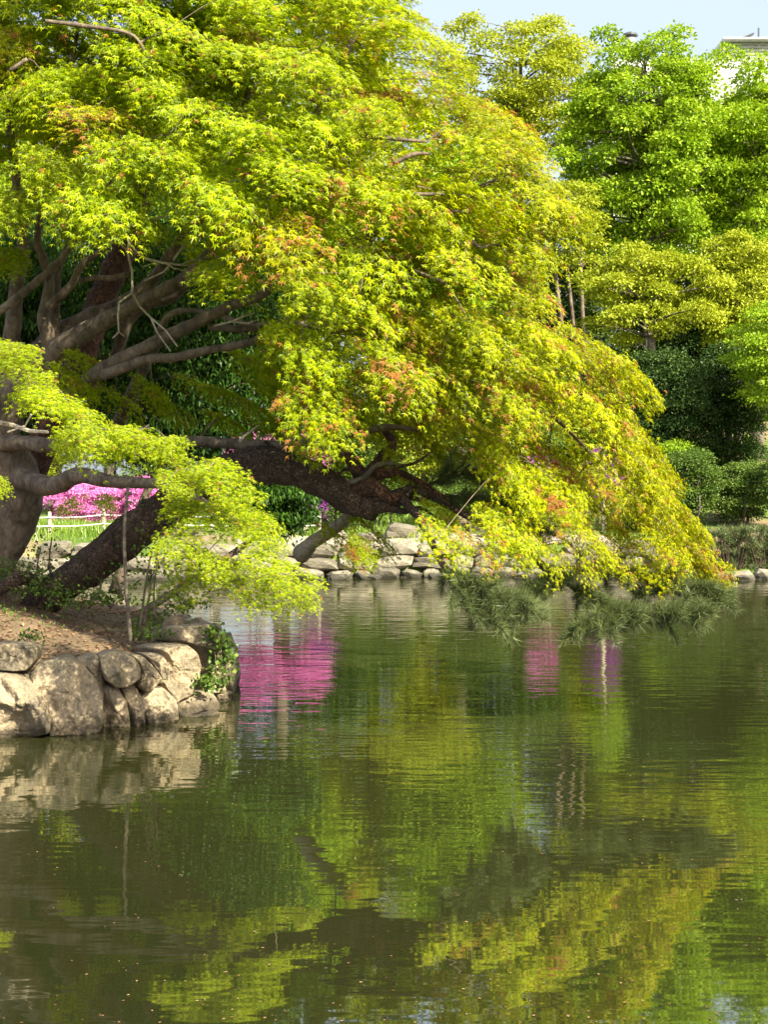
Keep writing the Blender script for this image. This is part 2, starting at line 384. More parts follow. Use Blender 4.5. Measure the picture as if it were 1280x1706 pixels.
# ---------------------------------------------------------------- stones
def stone_px(poly, Yc, yaw, thick, name, mat, parent, seed, bulge=.55):
    """a rounded boulder whose front outline is the polygon in the photograph, on a plane at Yc turned by yaw"""
    cx = sum(p[0] for p in poly)/len(poly); cy_ = sum(p[1] for p in poly)/len(poly)
    c3 = P(cx, cy_, Yc); nrm = Vector((math.sin(yaw), -math.cos(yaw), 0))
    def hit(px, py):
        d = P(px, py, 1.0)-Vector((0, 0, CAMZ)); t = (c3-Vector((0, 0, CAMZ))).dot(nrm)/d.dot(nrm)
        return Vector((0, 0, CAMZ))+d*t
    NA = 64; out = []
    peri = []
    for k in range(len(poly)):
        peri.append((poly[k], poly[(k+1) % len(poly)]))
    lens = [math.dist(a, b_) for a, b_ in peri]; tot = sum(lens)
    for q in range(NA):
        s = tot*q/NA; k = 0
        while s > lens[k]: s -= lens[k]; k = (k+1) % len(lens)
        a, b_ = peri[k]; t = s/lens[k]; out.append((a[0]+(b_[0]-a[0])*t, a[1]+(b_[1]-a[1])*t))
    for _ in range(0):
        out = [((out[q-1][0]+2*out[q][0]+out[(q+1) % NA][0])/4, (out[q-1][1]+2*out[q][1]+out[(q+1) % NA][1])/4) for q in range(NA)]
    out = [(cx+(x-cx)*1.02, cy_+(y-cy_)*1.02) for x, y in out]
    rim = [hit(*p) for p in out]
    v = []; f = []
    rings = [.08, .16, .24, .32, .4, .48, .56, .63, .7, .76, .82, .87, .92, .96, .99]
    offs = Vector((seed*3.7, seed*1.9, seed*.7))
    def disp(p, amt):
        return p+nrm*(mnoise.noise(p*2.2+offs)*.14-abs(mnoise.noise(Vector((p.x*6+p.z*2, p.y*6, p.z*3))+offs*2))*.13-abs(mnoise.noise(Vector((p.x*13, p.y*13, p.z*7))+offs))*.055+abs(mnoise.noise(p*23+offs))*.03)*amt
    pr_ = random.Random(seed*13+1)
    pl = [(pr_.uniform(.75, 1.05), g_, pr_.uniform(.25, .75)) for g_ in [pr_.uniform(0, .8)+1.05*q for q in range(6)]]
    def facet(k, r):   # chiselled front made of a few planes
        g_ = 2*PI*k/NA
        return min([1-r**7*.9]+[a_-b__*r*math.cos(g_-h_) for a_, h_, b__ in pl])
    v.append(disp(c3+nrm*thick*bulge*.5*facet(0, 0), 1))
    for r in rings:
        for k in range(NA): v.append(disp(c3+(rim[k]-c3)*r+nrm*thick*bulge*.6*max(0, facet(k, r)), 1-r*.3))
    for k in range(NA): v.append(rim[k]-nrm*thick*.2)
    for k in range(NA): v.append(c3+(rim[k]-c3)*.9-nrm*thick*.7)
    v.append(c3-nrm*thick*.8)
    nr = len(rings)+2
    for k in range(NA): f.append((0, 1+k, 1+(k+1) % NA))
    for r in range(nr-1):
        for k in range(NA):
            a = 1+r*NA+k; b_ = 1+r*NA+(k+1) % NA; f.append((a, a+NA, b_+NA, b_))
    for k in range(NA): f.append((len(v)-1, 1+(nr-1)*NA+(k+1) % NA, 1+(nr-1)*NA+k))
    m_ = MB(); m_.v = [tuple(p) for p in v]; m_.f = f
    o = m_.build(name, mat, parent, smooth=True)
    return o
def zz(pts): return [(x*.34375, 760+y*.34375) for x, y in pts]
wall = empty('stone_bank_wall', (-2.6, 13.6, 0), 'low wall of big rough boulders holding the island bank at the left', 'stone wall')
ST = [
 ([(-60,915),(60,912),(120,915),(165,935),(165,990),(130,1035),(60,1040),(-60,1030)], 13.25, 0, .5),
 ([(-80,1060),(0,1058),(60,1064),(130,1090),(185,1150),(215,1200),(238,1270),(232,1345),(100,1375),(-80,1380)], 13.1, 0, .7),
 ([(145,1065),(180,1010),(260,985),(330,975),(385,1010),(430,1060),(470,1110),(492,1180),(494,1290),(480,1345),(240,1360),(232,1260),(205,1170),(150,1100)], 13.3, .15, .7),
 ([(370,985),(440,960),(490,975),(500,1050),(508,1110),(498,1190),(470,1130),(420,1050)], 13.6, .2, .5),
 ([(480,970),(520,950),(600,950),(650,975),(683,1030),(678,1080),(620,1118),(560,1122),(510,1085),(488,1030)], 13.6, .3, .5),
 ([(498,1120),(520,1105),(575,1130),(612,1190),(628,1300),(610,1330),(560,1335),(500,1330),(485,1250)], 13.75, .3, .5),
 ([(590,1130),(650,1108),(682,1160),(698,1220),(697,1300),(660,1322),(628,1310),(615,1240)], 13.85, .35, .5),
 ([(650,970),(690,970),(735,1010),(783,1080),(762,1113),(715,1148),(665,1113),(683,1050)], 13.85, .45, .5),
 ([(700,962),(780,962),(815,1010),(803,1085),(775,1078),(735,1010)], 14.0, .5, .5),
 ([(680,1170),(740,1128),(800,1128),(848,1180),(855,1265),(830,1300),(700,1310)], 14.0, .45, .6),
 ([(770,935),(830,918),(900,912),(942,950),(968,1020),(962,1110),(920,1168),(850,1202),(830,1150),(798,1090),(815,1010),(790,960)], 14.3, .75, .7),
 ([(880,830),(1000,815),(1035,870),(1042,930),(1012,1030),(970,1065),(960,980),(930,920),(880,900)], 15.0, .9, .7),
 ([(850,1210),(960,1150),(1050,1140),(1065,1210),(1040,1250),(900,1290),(855,1285)], 14.5, .7, .6),
 ([(1035,1150),(1110,1135),(1115,1205),(1050,1225)], 15.3, .8, .5),
 ([(960,1060),(1010,1030),(1060,1010),(1090,1060),(1085,1140),(1040,1150),(970,1150)], 15.1, .9, .5),
 ([(1030,860),(1070,850),(1095,900),(1100,1000),(1060,1010),(1035,950)], 15.9, 1.1, .5),
 ([(690,1275),(860,1270),(1060,1235),(1060,1262),(860,1300),(690,1312)], 14.25, .4, .7)]
for k, (pg, yc, yaw, th) in enumerate(ST):
    stone_px(zz(pg), yc, yaw, th, 'stone', M_stone, wall, k+1)
def blob_mesh(name, mat, seed, n=2, sq=.45, amt=.3):
    import bmesh
    bm = bmesh.new(); bmesh.ops.create_icosphere(bm, subdivisions=n, radius=1)
    off = Vector((seed*5.1, seed*2.3, 0))
    for v_ in bm.verts:
        p = v_.co.copy(); m = max(abs(p.x), abs(p.y), abs(p.z)); p = p*(1-sq)+p/m*sq*.8
        p *= 1+amt*mnoise.noise(p*1.3+off)+amt*.4*mnoise.noise(p*3.1+off)
        v_.co = p*.5
    me = bpy.data.meshes.new(name); bm.to_mesh(me); bm.free(); me.materials.append(mat)
    me.polygons.foreach_set('use_smooth', np.full(len(me.polygons), n > 2)); return me
blobs = [blob_mesh('stone', M_stone, k, 3) for k in range(6)]
farblobs = [blob_mesh('stone', M_farstone, k+20, 2, .85, .3) for k in range(10)]
def put_blob(me, loc, size, rz, parent, name='stone'):
    o = bpy.data.objects.new(name, me); C.objects.link(o); o.parent = parent
    o.location = Vector(loc)-(wloc(parent) if parent else Vector()); o.scale = size; o.rotation_euler = (random.uniform(-.12, .12), random.uniform(-.12, .12), rz)
    return o
# the rest of the island wall, outside the frame on the left and round the back
def along(poly, step):
    out = []
    for (ax, ay), (bx, by) in zip(poly[:-1], poly[1:]):
        L = math.dist((ax, ay), (bx, by)); n_ = max(1, round(L/step))
        for k in range(n_): t = (k+.5)/n_; out.append((ax+(bx-ax)*t, ay+(by-ay)*t, math.atan2(by-ay, bx-ax), L/n_))
    return out
for x, y, a, L in along([(-9, 12.9), (-5.3, 12.85), (-4.25, 12.95)], .75):
    put_blob(random.choice(blobs), (x, y+.1, .2), (L*1.15, .7, .75), a, wall)
for x, y, a, L in along([(-1.72, 15.6), (-1.78, 16.6), (-2.3, 18.4), (-3.4, 20.6), (-6, 22.5), (-11, 23)], .6):
    put_blob(random.choice(blobs), (x-.1, y, .22), (L*1.15, .5, .7), a, wall)
o = put_blob(blobs[2], P(288, 1042, 15.2), (.27, .2, .2), .3, None, 'pale_rock'); tag(o, 'small pale rock lying on the bare soil near the corner of the boulder wall', 'rock')

fw = empty('pond_edge_wall', (0, 33, 0), 'dry stone retaining wall of pale blocks along the far shore of the pond', 'stone wall')
random.seed(11)
x = -11.5
for course, (z0, hh) in enumerate(((-.14, .34), (.17, .33), (.47, .34))):
    x = -11.5+course*.2
    while x < 10.2:
        w = random.uniform(.45, .98)*(1 if course else .85)
        if x > 6.2 and course > 0: break
        h_ = hh*random.uniform(.85, 1.15); gap = random.random() < .1 and course == 2
        if not gap:
            xc = x+w/2; yy = float(shore_y(xc))+.12+course*.13+random.uniform(-.05, .05)
            put_blob(random.choice(farblobs), (xc, yy, z0+h_/2), (w*1.17, .6, h_*1.26), random.uniform(-.08, .08), fw)
        x += w
for k in range(14):   # foundation stones just awash
    xc = -7+k*1.15+random.uniform(-.3, .3); put_blob(random.choice(farblobs), (xc, float(shore_y(xc))-.32, .02), (random.uniform(.4, .8), .35, .22), 0, fw)
# boulders lying on the path bank above the far wall
for k, (px, py, w, h_) in enumerate(((610, 872, .9, .32), (672, 878, 1.3, .5), (560, 888, .7, .25), (728, 885, .8, .4), (330, 912, .4, .25), (500, 890, .5, .3), (235, 905, .9, .4), (300, 915, .7, .3), (820, 890, 1.0, .45), (900, 892, .8, .4))):
    yy = 35.2+.3*(k % 3); p = P(px, py, yy); z_ = float(land_h(p.x, yy))
    o = put_blob(farblobs[k % 10], (p.x, yy, z_+h_*.3), (w*.75, .5, h_*.95), .1*k, None, 'boulder')
    tag(o, ['pale boulder above the far wall, directly under the broken pine branch tip', 'largest flat pale boulder above the far wall, below the pine stump', 'pale boulder above the far wall next to the low maple lobe', 'pale boulder above the far wall, at the top of the hanging pine bough', 'pale boulder across the water hidden behind the low maple lobe', 'small pale boulder across the water beneath the middle of the pine trunk',
        'pale boulder across the water just right of the thin stake', 'small pale boulder across the water behind the three stem sapling', 'wide boulder above the far wall behind the hanging maple leaves', 'pale boulder above the far wall, rightmost, behind the pine needles'][k], 'boulder', 'boulders on the far bank above the wall')

# ---------------------------------------------------------------- leaf arrays
def frame_from(a, nrm):
    a = a/np.linalg.norm(a, axis=1, keepdims=True)
    nrm = nrm-(nrm*a).sum(1, keepdims=True)*a; nrm /= np.maximum(np.linalg.norm(nrm, axis=1, keepdims=True), 1e-6)
    return a, np.cross(nrm, a), nrm
def lay(tpl, tris, pos, a, nrm, size):
    """stamp a leaf template (u along the leaf, v across, w up) at many places"""
    a, s, n_ = frame_from(a, nrm); K = len(tpl); N = len(pos)
    V = pos[:, None, :]+size[:, None, None]*(tpl[None, :, 0, None]*a[:, None]+tpl[None, :, 1, None]*s[:, None]+tpl[None, :, 2, None]*n_[:, None])
    T = (np.arange(N)*K)[:, None, None]+tris[None]
    return V.reshape(-1, 3), T.reshape(-1, tris.shape[1])
def palmate():
    ang = [-105, -55, 0, 55, 105]; ln = [.55, .88, 1.1, .88, .55]; v = [(0, 0, 0)]; order = []
    nt_ = [-130, -80, -27, 27, 80, 130]
    seq = []
    for k in range(5): seq += [(nt_[k], .26, 0), (ang[k], ln[k], -.36*ln[k])]
    seq.append((130, .26, 0))
    for g, r, z in seq: v.append((math.cos(math.radians(g))*r, math.sin(math.radians(g))*r, z))
    t = [(0, k, k+1) for k in range(1, 11)]
    return np.array(v), np.array(t)
PAL_V, PAL_T = palmate()
RH_V = np.array([(0, 0, 0), (.5, -.32, .08), (1, 0, -.1), (.5, .32, .08)]); RH_T = np.array([(0, 1, 2), (0, 2, 3)])
SL_V = np.array([(0, 0, 0), (.4, -.12, .02), (1, 0, -.05), (.4, .12, .02)])
def unit(n_): v = rng.normal(size=(n_, 3)); return v/np.linalg.norm(v, axis=1, keepdims=True)

def make_spray(seed, nleaf=1150, L=1.15, Wd=1.05):
    """a layered spray of maple twigs: +X points outward"""
    r = np.random.default_rng(seed); axes = []
    main = (np.array([-.5*L, 0, 0]), np.array([.5*L, r.uniform(-.1, .1), 0])); axes.append(main)
    for t in np.linspace(.12, .95, 9):
        p = main[0]*(1-t)+main[1]*t
        for sgn in (-1, 1):
            ln = Wd*.5*math.sin(PI*(.15+.8*t))*r.uniform(.65, 1.15); g = math.radians(r.uniform(38, 62))
            axes.append((p, p+np.array([math.cos(g)*ln, sgn*math.sin(g)*ln, r.uniform(-.06, .08)])))
    lens = np.array([np.linalg.norm(b_-a_) for a_, b_ in axes]); pick = r.choice(len(axes), nleaf, p=lens/lens.sum())
    t = r.random(nleaf)**.8
    A = np.array([axes[k][0] for k in pick]); B = np.array([axes[k][1] for k in pick])
    pos = A+(B-A)*t[:, None]+r.normal(size=(nleaf, 3))*[.035, .035, .03]
    def droop(p):
        p = p.copy(); p[:, 2] -= .30*((p[:, 0]+.3*L).clip(0)**2)+.35*p[:, 1]**2; return p
    tier = r.random(nleaf); pos[tier < .35, 2] -= .12; pos[tier < .15, 2] -= .11
    pos = droop(pos)
    d = (B-A)/np.maximum(np.linalg.norm(B-A, axis=1, keepdims=True), .01)
    a = d*.75+np.array([.25, 0, -.42])+r.normal(size=(nleaf, 3))*[.35, .35, .22]
    nrm = np.array([.25, 0, 1])+r.normal(size=(nleaf, 3))*.27+pos*[.2, .5, 0]
    size = r.uniform(.038, .060, nleaf)
    V, T = lay(PAL_V, PAL_T, pos, a, nrm, size)
    rnd = np.repeat(r.random(nleaf), len(PAL_V)); mi = np.zeros(len(T), int)
    tv = []; tt = []
    for k, (a_, b_) in enumerate(axes):
        w = .007 if k == 0 else .0035; base = len(V)+len(tv)
        for q, s in ((a_, 1), ((a_+b_)/2, .75), (b_, .3)):
            q = droop(q[None])[0]-np.array([0, 0, .012])
            for g in (0, 2.1, 4.2): tv.append(q+np.array([math.sin(g)*w*s*.5, math.cos(g)*w*s, math.sin(g)*w*s]))
        for h_ in (0, 3):
            for j in range(3):
                p0, p1 = base+h_+j, base+h_+(j+1) % 3; tt += [(p0, p1, p1+3), (p0, p1+3, p0+3)]
    V = np.vstack([V, tv]); T = np.vstack([T, tt]); rnd = np.concatenate([rnd, np.zeros(len(tv))]); mi = np.concatenate([mi, np.ones(len(tt), int)])
    rv = np.array([mnoise.noise(Vector(p)*4+Vector((seed, 0, 0))) for p in pos])+r.normal(0, .16, nleaf)
    rk = np.argsort(np.argsort(rv))/nleaf; rust = np.concatenate([np.repeat(rk, len(PAL_V)), np.ones(len(tv))])
    me = mesh_np('leaf_spray', V, T, [M_maple, M_bark], rnd, mi)
    me.attributes.new('rust', 'FLOAT', 'POINT').data.foreach_set('value', rust.astype(np.float32)); return me
sprays = [make_spray(s) for s in range(100, 114)]
airy = [make_spray(s, 620) for s in range(120, 127)]

# ---------------------------------------------------------------- the big maple
maple = empty('maple_tree', (-4.35, 17, 1.15), 'spreading maple with lime green and rusty leaves leaning over the pond from the island', 'tree')
skel = []     # nodes of the limb skeleton
def limb(name, pts, seg=10, mat=None, parent=None, rough=.2, reg=True, label=None):
    """pts = (px, py, Y, radius in photo pixels)"""
    w = [P(a, b_, c) for a, b_, c, _ in pts]; r = [q[3]*q[2]/F_PX for q in pts]
    w, r = spline(w, r); m_ = MB(); m_.tube(w, r, seg, rough, seed=len(skel))
    o = m_.build(name, mat or M_bark, parent or maple, smooth=True)
    if reg: skel.extend(zip(w, r))
    if label: o['label'] = label
    return o
limb('trunk', [(-55,1010,17,58),(-30,955,17,48),(-5,905,17,43),(22,860,17,42),(32,830,16.9,40),(20,780,16.8,40),(-6,730,16.7,40),(10,680,16.6,34),(45,630,16.5,32),(82,590,16.4,28)], 16, rough=.16)
limb('trunk', [(-60,1000,17.4,46),(-40,900,17.3,40),(-20,800,17.2,36),(-10,720,17,30),(10,640,16.8,22),(20,560,16.6,14),(27,477,16.5,12),(38,408,16.4,10),(20,250,16,7),(0,120,15.6,5)], 14)
limb('limb', [(20,785,16.8,22),(60,806,16.3,17),(95,808,15.9,16),(130,792,15.5,14),(190,803,15.2,11),(260,806,14.9,9),(330,830,14,6),(400,880,13.2,4)], 12)
limb('limb', [(-20,738,16.6,15),(40,738,16.3,13),(95,742,16,12),(180,740,15.8,11),(310,735,15.5,9),(400,740,15.3,9),(480,741,15.1,9),(560,727,14.9,8),(640,712,14.7,6),(700,716,14.6,3)])
limb('limb', [(75,600,16.4,22),(110,572,16.2,18),(165,540,16,15),(220,512,15.9,13),(270,485,15.8,12),(312,462,15.6,12),(350,420,15.3,9),(430,320,14.9,7),(520,200,14.6,6),(590,60,14.6,5),(620,-60,14.8,3)])
limb('limb', [(70,590,16.7,28),(105,558,16.7,22),(151,532,16.6,19),(200,510,16.5,15),(250,470,16.4,11),(300,400,16,9),(380,260,15.7,7),(420,120,15.6,5),(430,-40,15.6,4)])
limb('limb', [(90,690,16.3,14),(120,656,16.1,13),(172,615,15.8,13),(241,580,15.5,12),(310,546,15.3,11),(378,512,15.1,9),(437,491,15,7),(520,430,14.6,6),(650,380,14.6,5),(780,320,14.5,4),(880,280,14.5,2)])
limb('limb', [(172,625,15.7,9),(241,600,15.4,8),(292,595,15.2,8),(344,584,15,7),(406,573,14.8,7),(440,560,14.6,6),(490,540,14.4,6),(600,560,14.3,5),(740,600,14.4,5),(880,660,14.6,3),(1000,770,14.8,2.5),(1090,860,14.8,2),(1150,920,14.5,2)])
limb('limb', [(262,560,15.6,7),(280,527,15.5,6),(310,517,15.4,5),(360,524,15.2,5),(423,541,15,4),(490,530,14.8,3)])
limb('limb', [(86,600,16.4,15),(78,560,16.3,12),(72,525,16.3,10),(82,470,16.3,8),(72,430,16.2,7),(62,398,16.1,6),(75,300,15.6,5),(110,160,15.2,4),(130,40,15,3)])
limb('limb', [(-30,536,15.6,7),(10,510,15.5,7),(50,478,15.5,7),(85,448,15.4,6),(112,418,15.4,5),(160,340,15,4),(230,240,14.6,3)])
limb('limb', [(80,512,16.2,8),(117,477,16.1,7),(137,440,16,6),(189,402,15.9,5),(250,330,15.5,4)])
limb('limb', [(185,620,16.7,9),(200,570,16.7,10),(217,530,16.6,10),(250,505,16.5,9),(290,494,16.4,8),(340,440,16,6)])
limb('limb', [(190,720,17.2,12),(205,690,17,12),(222,650,16.8,11),(242,608,16.5,9),(262,575,16.3,7)])
limb('limb', [(134,467,16.2,4),(160,462,16.1,5),(185,463,16,5),(212,457,15.9,5)], 8)
limb('limb', [(92,585,16.4,9),(92,520,16.5,8),(95,460,16.5,6),(104,430,16.5,5),(150,300,16.3,4)])
limb('limb', [(350,544,15.3,6),(400,548,15.2,6),(450,545,15.1,5),(490,538,15,4)])
for a in ([(560,250,13.1,4),(582,238,13.1,5),(620,228,13.1,4),(665,232,13.1,4),(712,236,13.1,2)], [(655,272,13.1,3),(690,257,13.1,4),(718,256,13.1,2)],
          [(745,382,13,3),(775,395,13,5),(800,412,13,3)], [(730,350,13.1,3),(780,353,13.1,2)], [(75,35,13.6,3),(130,42,13.6,4),(215,56,13.6,3),(243,88,13.6,2)],
          [(15,118,13.6,4),(45,98,13.6,3)], [(690,323,13,3),(740,324,13,3)], [(690,450,12.9,2),(740,470,12.9,3)], [(295,490,14.7,3),(270,500,14.8,3)]):
    limb('limb', a, 6)
# dead pale twigs hanging in the gap below the crown
def tw(pts, r=2.0, Yd=14.6):
    dt = MB()
    w = [P(a*.34375, 340+b_*.34375, Yd+.15*math.sin(a*.02)) for a, b_ in pts]; rr = [r*Yd/F_PX*(1-.5*k/len(pts)) for k in range(len(pts))]
    dt.tube(w, rr, 5); dt.build('dead_twig', M_palewood, maple)
tw([(605,120),(625,190),(620,240),(640,330),(640,430),(680,500),(730,550),(800,610),(860,690)], 2.6)
tw([(640,430),(575,478),(570,540),(575,620),(545,650)], 2); tw([(575,620),(600,640)], 1.4); tw([(730,550),(760,620),(825,712)], 1.8)
tw([(600,130),(650,220),(700,262),(790,285),(870,295),(960,300)], 2.6); tw([(830,290),(790,330),(700,372)], 1.9); tw([(870,295),(910,280),(960,262)], 1.6)
tw([(430,120),(520,118),(600,110),(680,98),(720,70),(800,60)], 2.4); tw([(590,200),(620,230),(660,240)], 2); tw([(700,262),(745,285),(690,305)], 1.6)
tw([(520,118),(480,135),(440,150)], 1.5); tw([(800,285),(840,310),(930,330)], 1.4); tw([(560,115),(590,160),(570,155)], 1.3)
tw([(0,1060),(60,1072),(140,1100),(230,1105)], 4.5); tw([(150,1020),(120,1075),(35,1105)], 2); tw([(1040,590),(1120,570),(1180,545),(1230,530)], 2.2)
tw([(1120,570),(1200,578),(1250,560)], 1.6); tw([(1160,1150),(1190,1120),(1250,1075)], 3)
tw([(840,270),(890,200),(940,130)], 2.2)

A = [(-130,-170),(560,-170),(640,-30),(690,40),(770,105),(790,150),(870,185),(925,260),(940,320),(885,385),(890,490),(950,530),(1050,595),(1060,690),(1100,745),(1125,800),(1180,880),(1190,925),(1130,925),
     (1000,905),(900,880),(800,865),(755,862),(745,862),(800,780),(770,670),(560,670),(480,665),(450,620),(490,540),(500,470),(450,430),(350,440),(330,340),(150,315),(60,330),(-130,350)]
B = [(-60,555),(20,565),(65,595),(95,640),(160,700),(270,720),(360,765),(405,825),(455,885),(495,940),(480,965),(440,985),(390,975),(300,955),(285,890),(320,855),(270,800),(205,760),(120,745),(95,705),(30,640),(-60,615)]
def yfA(px, py): return 12.75+1.35*((px-520)/650)**2+1.7*max(0, (330-py)/500)**1.6+.6*max(0, (500-px)/600)
cand = []
def sample(poly, n, yf, dmax, front, xr, yr, mind, shrink=1.0):
    got = []; tries = 0
    while len(got) < n and tries < 60000:
        tries += 1
        px, py = random.uniform(*xr), random.uniform(*yr)
        if not inpoly(px, py, poly): continue
        dep = 0 if random.random() < front else random.random()*dmax
        Y = yf(px, py)+dep+random.uniform(-.18, .18); p = P(px, py, Y)
        md = mind*(1-tries/90000)
        if any((p-q).length < md for q, _ in got): continue
        got.append((p, dep))
    return got
random.seed(5)
g1 = sample(A, 212, yfA, 2.6, .62, (-130, 1200), (-170, 960), .52)
g2 = sample(B, 40, lambda x, y: 11.75+.1*max(0, (200-x)/300), .8, .55, (-60, 540), (540, 1030), .42)
g3 = [(P(x, y, Y), 2) for x, y, Y in ((255,640,16.2),(320,630,16.4),(380,650,16.2),(290,675,16.2),(370,690,16),(430,600,15.8),(140,590,16),(120,620,15.9),(190,650,16.6),(440,680,15.8),(450,620,16.2),(620,875,14.6),(560,885,14.8),(20,420,15.8),(130,380,15.6),(250,370,15.5))]
crown = MB()
# small sprays that draw the outer edge of the crown
edge = [(705,20),(755,45),(780,88),(725,80),(775,135),(830,170),(885,200),(925,265),(935,320),(905,350),(880,400),(888,450),(895,505),(940,530),(990,560),(1040,595),(1055,640),(1060,690),(1090,735),(1115,790),(1145,835),(1175,880),(1190,915),(1185,940),(1120,915),(1060,905),(1000,900),(940,885),(880,880),(820,880),(770,870)]
allp = [(p, d, 0) for p, d in g1]+[(P(x-34 if y < 930 else x, y+14 if y < 930 else y-14, yfA(x, y)+random.uniform(-.15, .25)), 0, 6) for x, y in edge]+[(p, d, 1) for p, d in g2]+[(p, d, 2) for p, d in g3]
allp += [(P(a, b_, c), 2, 2) for a, b_, c in ((455,715,16),(525,735,16),(500,690,15.8),(560,745,15.6),(905,790,15),(900,745,15.2),(960,800,15),(690,590,16.3),(745,610,16.3),(650,600,16.5),(765,570,16.5),(710,630,16.2),(720,540,16.8),(650,540,16.8))]
allp += [(P(508, 748, 14.2), 0, 3), (P(498, 722, 14.1), 0, 3), (P(548, 705, 14.1), 0, 4), (P(700, 715, 15.8), 2, 2), (P(760, 750, 16), 2, 2), (P(620, 700, 16), 2, 2), (P(820, 800, 15.6), 2, 2), (P(660, 650, 16.2), 2, 0), (P(560, 640, 16), 2, 0), (P(780, 690, 15.8), 2, 0), (P(800, 600, 16), 2, 0), (P(655, 770, 14.7), 0, 4), (P(680, 800, 14.4), 0, 4), (P(640, 740, 14.6), 0, 4), (P(-5, 800, 14.5), 0, 3), (P(115, 835, 14.9), 0, 3), (P(180, 832, 14.9), 0, 3), (P(728, 842, 14.1), 0, 4), (P(510, 985, 12.1), 0, 3), (P(600, 905, 13.9), 0, 4)]
# the part of the crown above and left of the frame
for k in range(10):
    a = k/10; allp.append((Vector((-5.5+random.uniform(-1.5, 4), random.uniform(13.5, 18), random.uniform(7.2, 8.3))), 0, 5))
for k in range(12): allp.append((Vector((random.uniform(-5.2, -.2), random.uniform(16.3, 18), random.uniform(6.2, 8))), 0, 5))
root = Vector((-4.2, 16.8, 3))
# twigs: every spray hangs on the nearest node of the skeleton
nodes = [(p, r) for p, r in skel if r < .12]
order = sorted(allp, key=lambda q: min((q[0]-n_[0]).length for n_ in nodes))
EXCL = [(-20,395,335,690),(420,715,640,850),(330,500,480,610),(220,800,330,900)]
for p, dep, kind in order:
    if kind in (3, 4): continue
    cd = [(n_[0]-p).length*(1+.25*max(0, ((n_[0]-root).length-(p-root).length))) for n_ in nodes]
    k = int(np.argmin(cd)); q, r = nodes[k]
    if (q-p).length > 3.2: continue
    px_ = 640+q.x/q.y*F_PX; 
    mid = (p+q)/2+Vector((random.uniform(-.1, .1), random.uniform(-.05, .15), .12*(p-q).length))
    r0 = min(r*.8, .008+.010*(p-q).length); w, rr = spline([q, mid, p-Vector((0, 0, .03))], [r0, r0*.75, .005], 3)
    crown.tube(w, rr, 5, cap=False)
    nodes += [(w[k2], rr[k2]) for k2 in range(2, len(w))]
cr = crown.build('crown', M_bark, maple, smooth=True)
cw = wloc(cr)
for k, (p, dep, kind) in enumerate(allp):
    px = 640+p.x/p.y*F_PX; py = HZ-(p.z-CAMZ)/p.y*F_PX
    o = bpy.data.objects.new('leaf_spray', (airy if kind in (1, 3, 6) or random.random() < .2 else sprays)[k % 7]); C.objects.link(o); o.parent = cr
    o.location = p
    out = Vector((p.x-root.x, p.y-root.y, 0)); az = math.atan2(out.y, out.x)
    if kind == 1: az = math.radians(-62)
    az += random.uniform(-.55, .55)
    hgt = min(1, max(0, (py-150)/800))
    pitch = .06+.34*hgt+random.uniform(-.12, .14)
    if px > 850: pitch += .14
    if kind == 1: pitch = random.uniform(-.02, .30)
    s = {0: random.uniform(.78, 1.1), 1: random.uniform(.42, .68), 2: random.uniform(.5, .7), 3: .34, 4: .4, 5: 1.8, 6: random.uniform(.5, .62)}[kind]
    if kind == 0 and (px > 840 or 380 < py < 560 and px < 560): s *= .85
    if kind == 0 and py > 860: s *= .8
    if kind == 0 and 600 < px < 830 and py < 180: s *= .75
    o.rotation_euler = (random.uniform(-.2, .2), pitch, az); o.scale = (s, s, s*random.uniform(.9, 1.2)*(.8 if kind == 1 else 1))
    warm = min(1, max(0, (px-420)/650)); j = random.uniform(.85, 1.1)
    redf = .02+.035*warm**1.5+(random.uniform(.06, .24) if random.random() < .08+.25*warm else 0)
    if kind == 1: redf = .012; j *= .9
    if kind in (2, 5): redf = .05
    rr_ = (.92+.09*warm)*j; gg = (1.0-.07*warm)*j
    if random.random() < .06 and kind == 0: rr_, gg, redf = .95, .86, .25
    o.color = (rr_, gg, .9*j, redf)
    o.location = p-cw
print('sprays', len(allp))

# ---------------------------------------------------------------- pines
def tuft_mesh(seed, n=130, L=.11):
    r = np.random.default_rng(seed)
    d = r.normal(size=(n, 3)); d[:, 0] = np.abs(d[:, 0])*1.0+.15; d[:, 2] += .35; d /= np.linalg.norm(d, axis=1, keepdims=True)
    base = np.stack([r.uniform(-.10, .03, n), r.normal(0, .004, n), r.normal(0, .004, n)], 1)
    V, T = lay(np.array([(0, -.017, 0), (0, .017, 0), (1, 0, -.05)]), np.array([(0, 1, 2)]), base, d, unit(n), r.uniform(.8, 1.15, n)*L)
    return mesh_np('needle_tuft', V, T, M_pine, np.repeat(r.random(n), 3))
tufts = [tuft_mesh(s) for s in range(6)]
def add_tuft(p, d, parent, s=1.0):
    o = bpy.data.objects.new('needle_tuft', random.choice(tufts)); C.objects.link(o); o.parent = parent
    o.location = p-wloc(parent); o.rotation_euler = Vector(d).to_track_quat('X', 'Z').to_euler(); s *= random.uniform(.85, 1.2); o.scale = (s, s, s)
pine = empty('leaning_pine', P(70, 1000, 16.4), 'old pine with plated dark bark leaning low across the water under the maple', 'tree')
limb('trunk', [(60,1010,16.5,30),(105,975,16.3,29),(150,945,16.1,31),(200,903,15.8,33),(250,868,15.5,33),(310,826,15.2,32),(370,795,15,33),(430,776,14.8,32),(490,782,14.7,28),(545,808,14.6,26),(590,835,14.5,24),(625,846,14.4,22)], 20, M_pinebark, pine, .22, False)
limb('root', [(-30,1000,15.6,9),(10,975,15.8,11),(40,962,16,12),(80,985,16.3,14)], 8, M_pinebark, pine, .2, False)
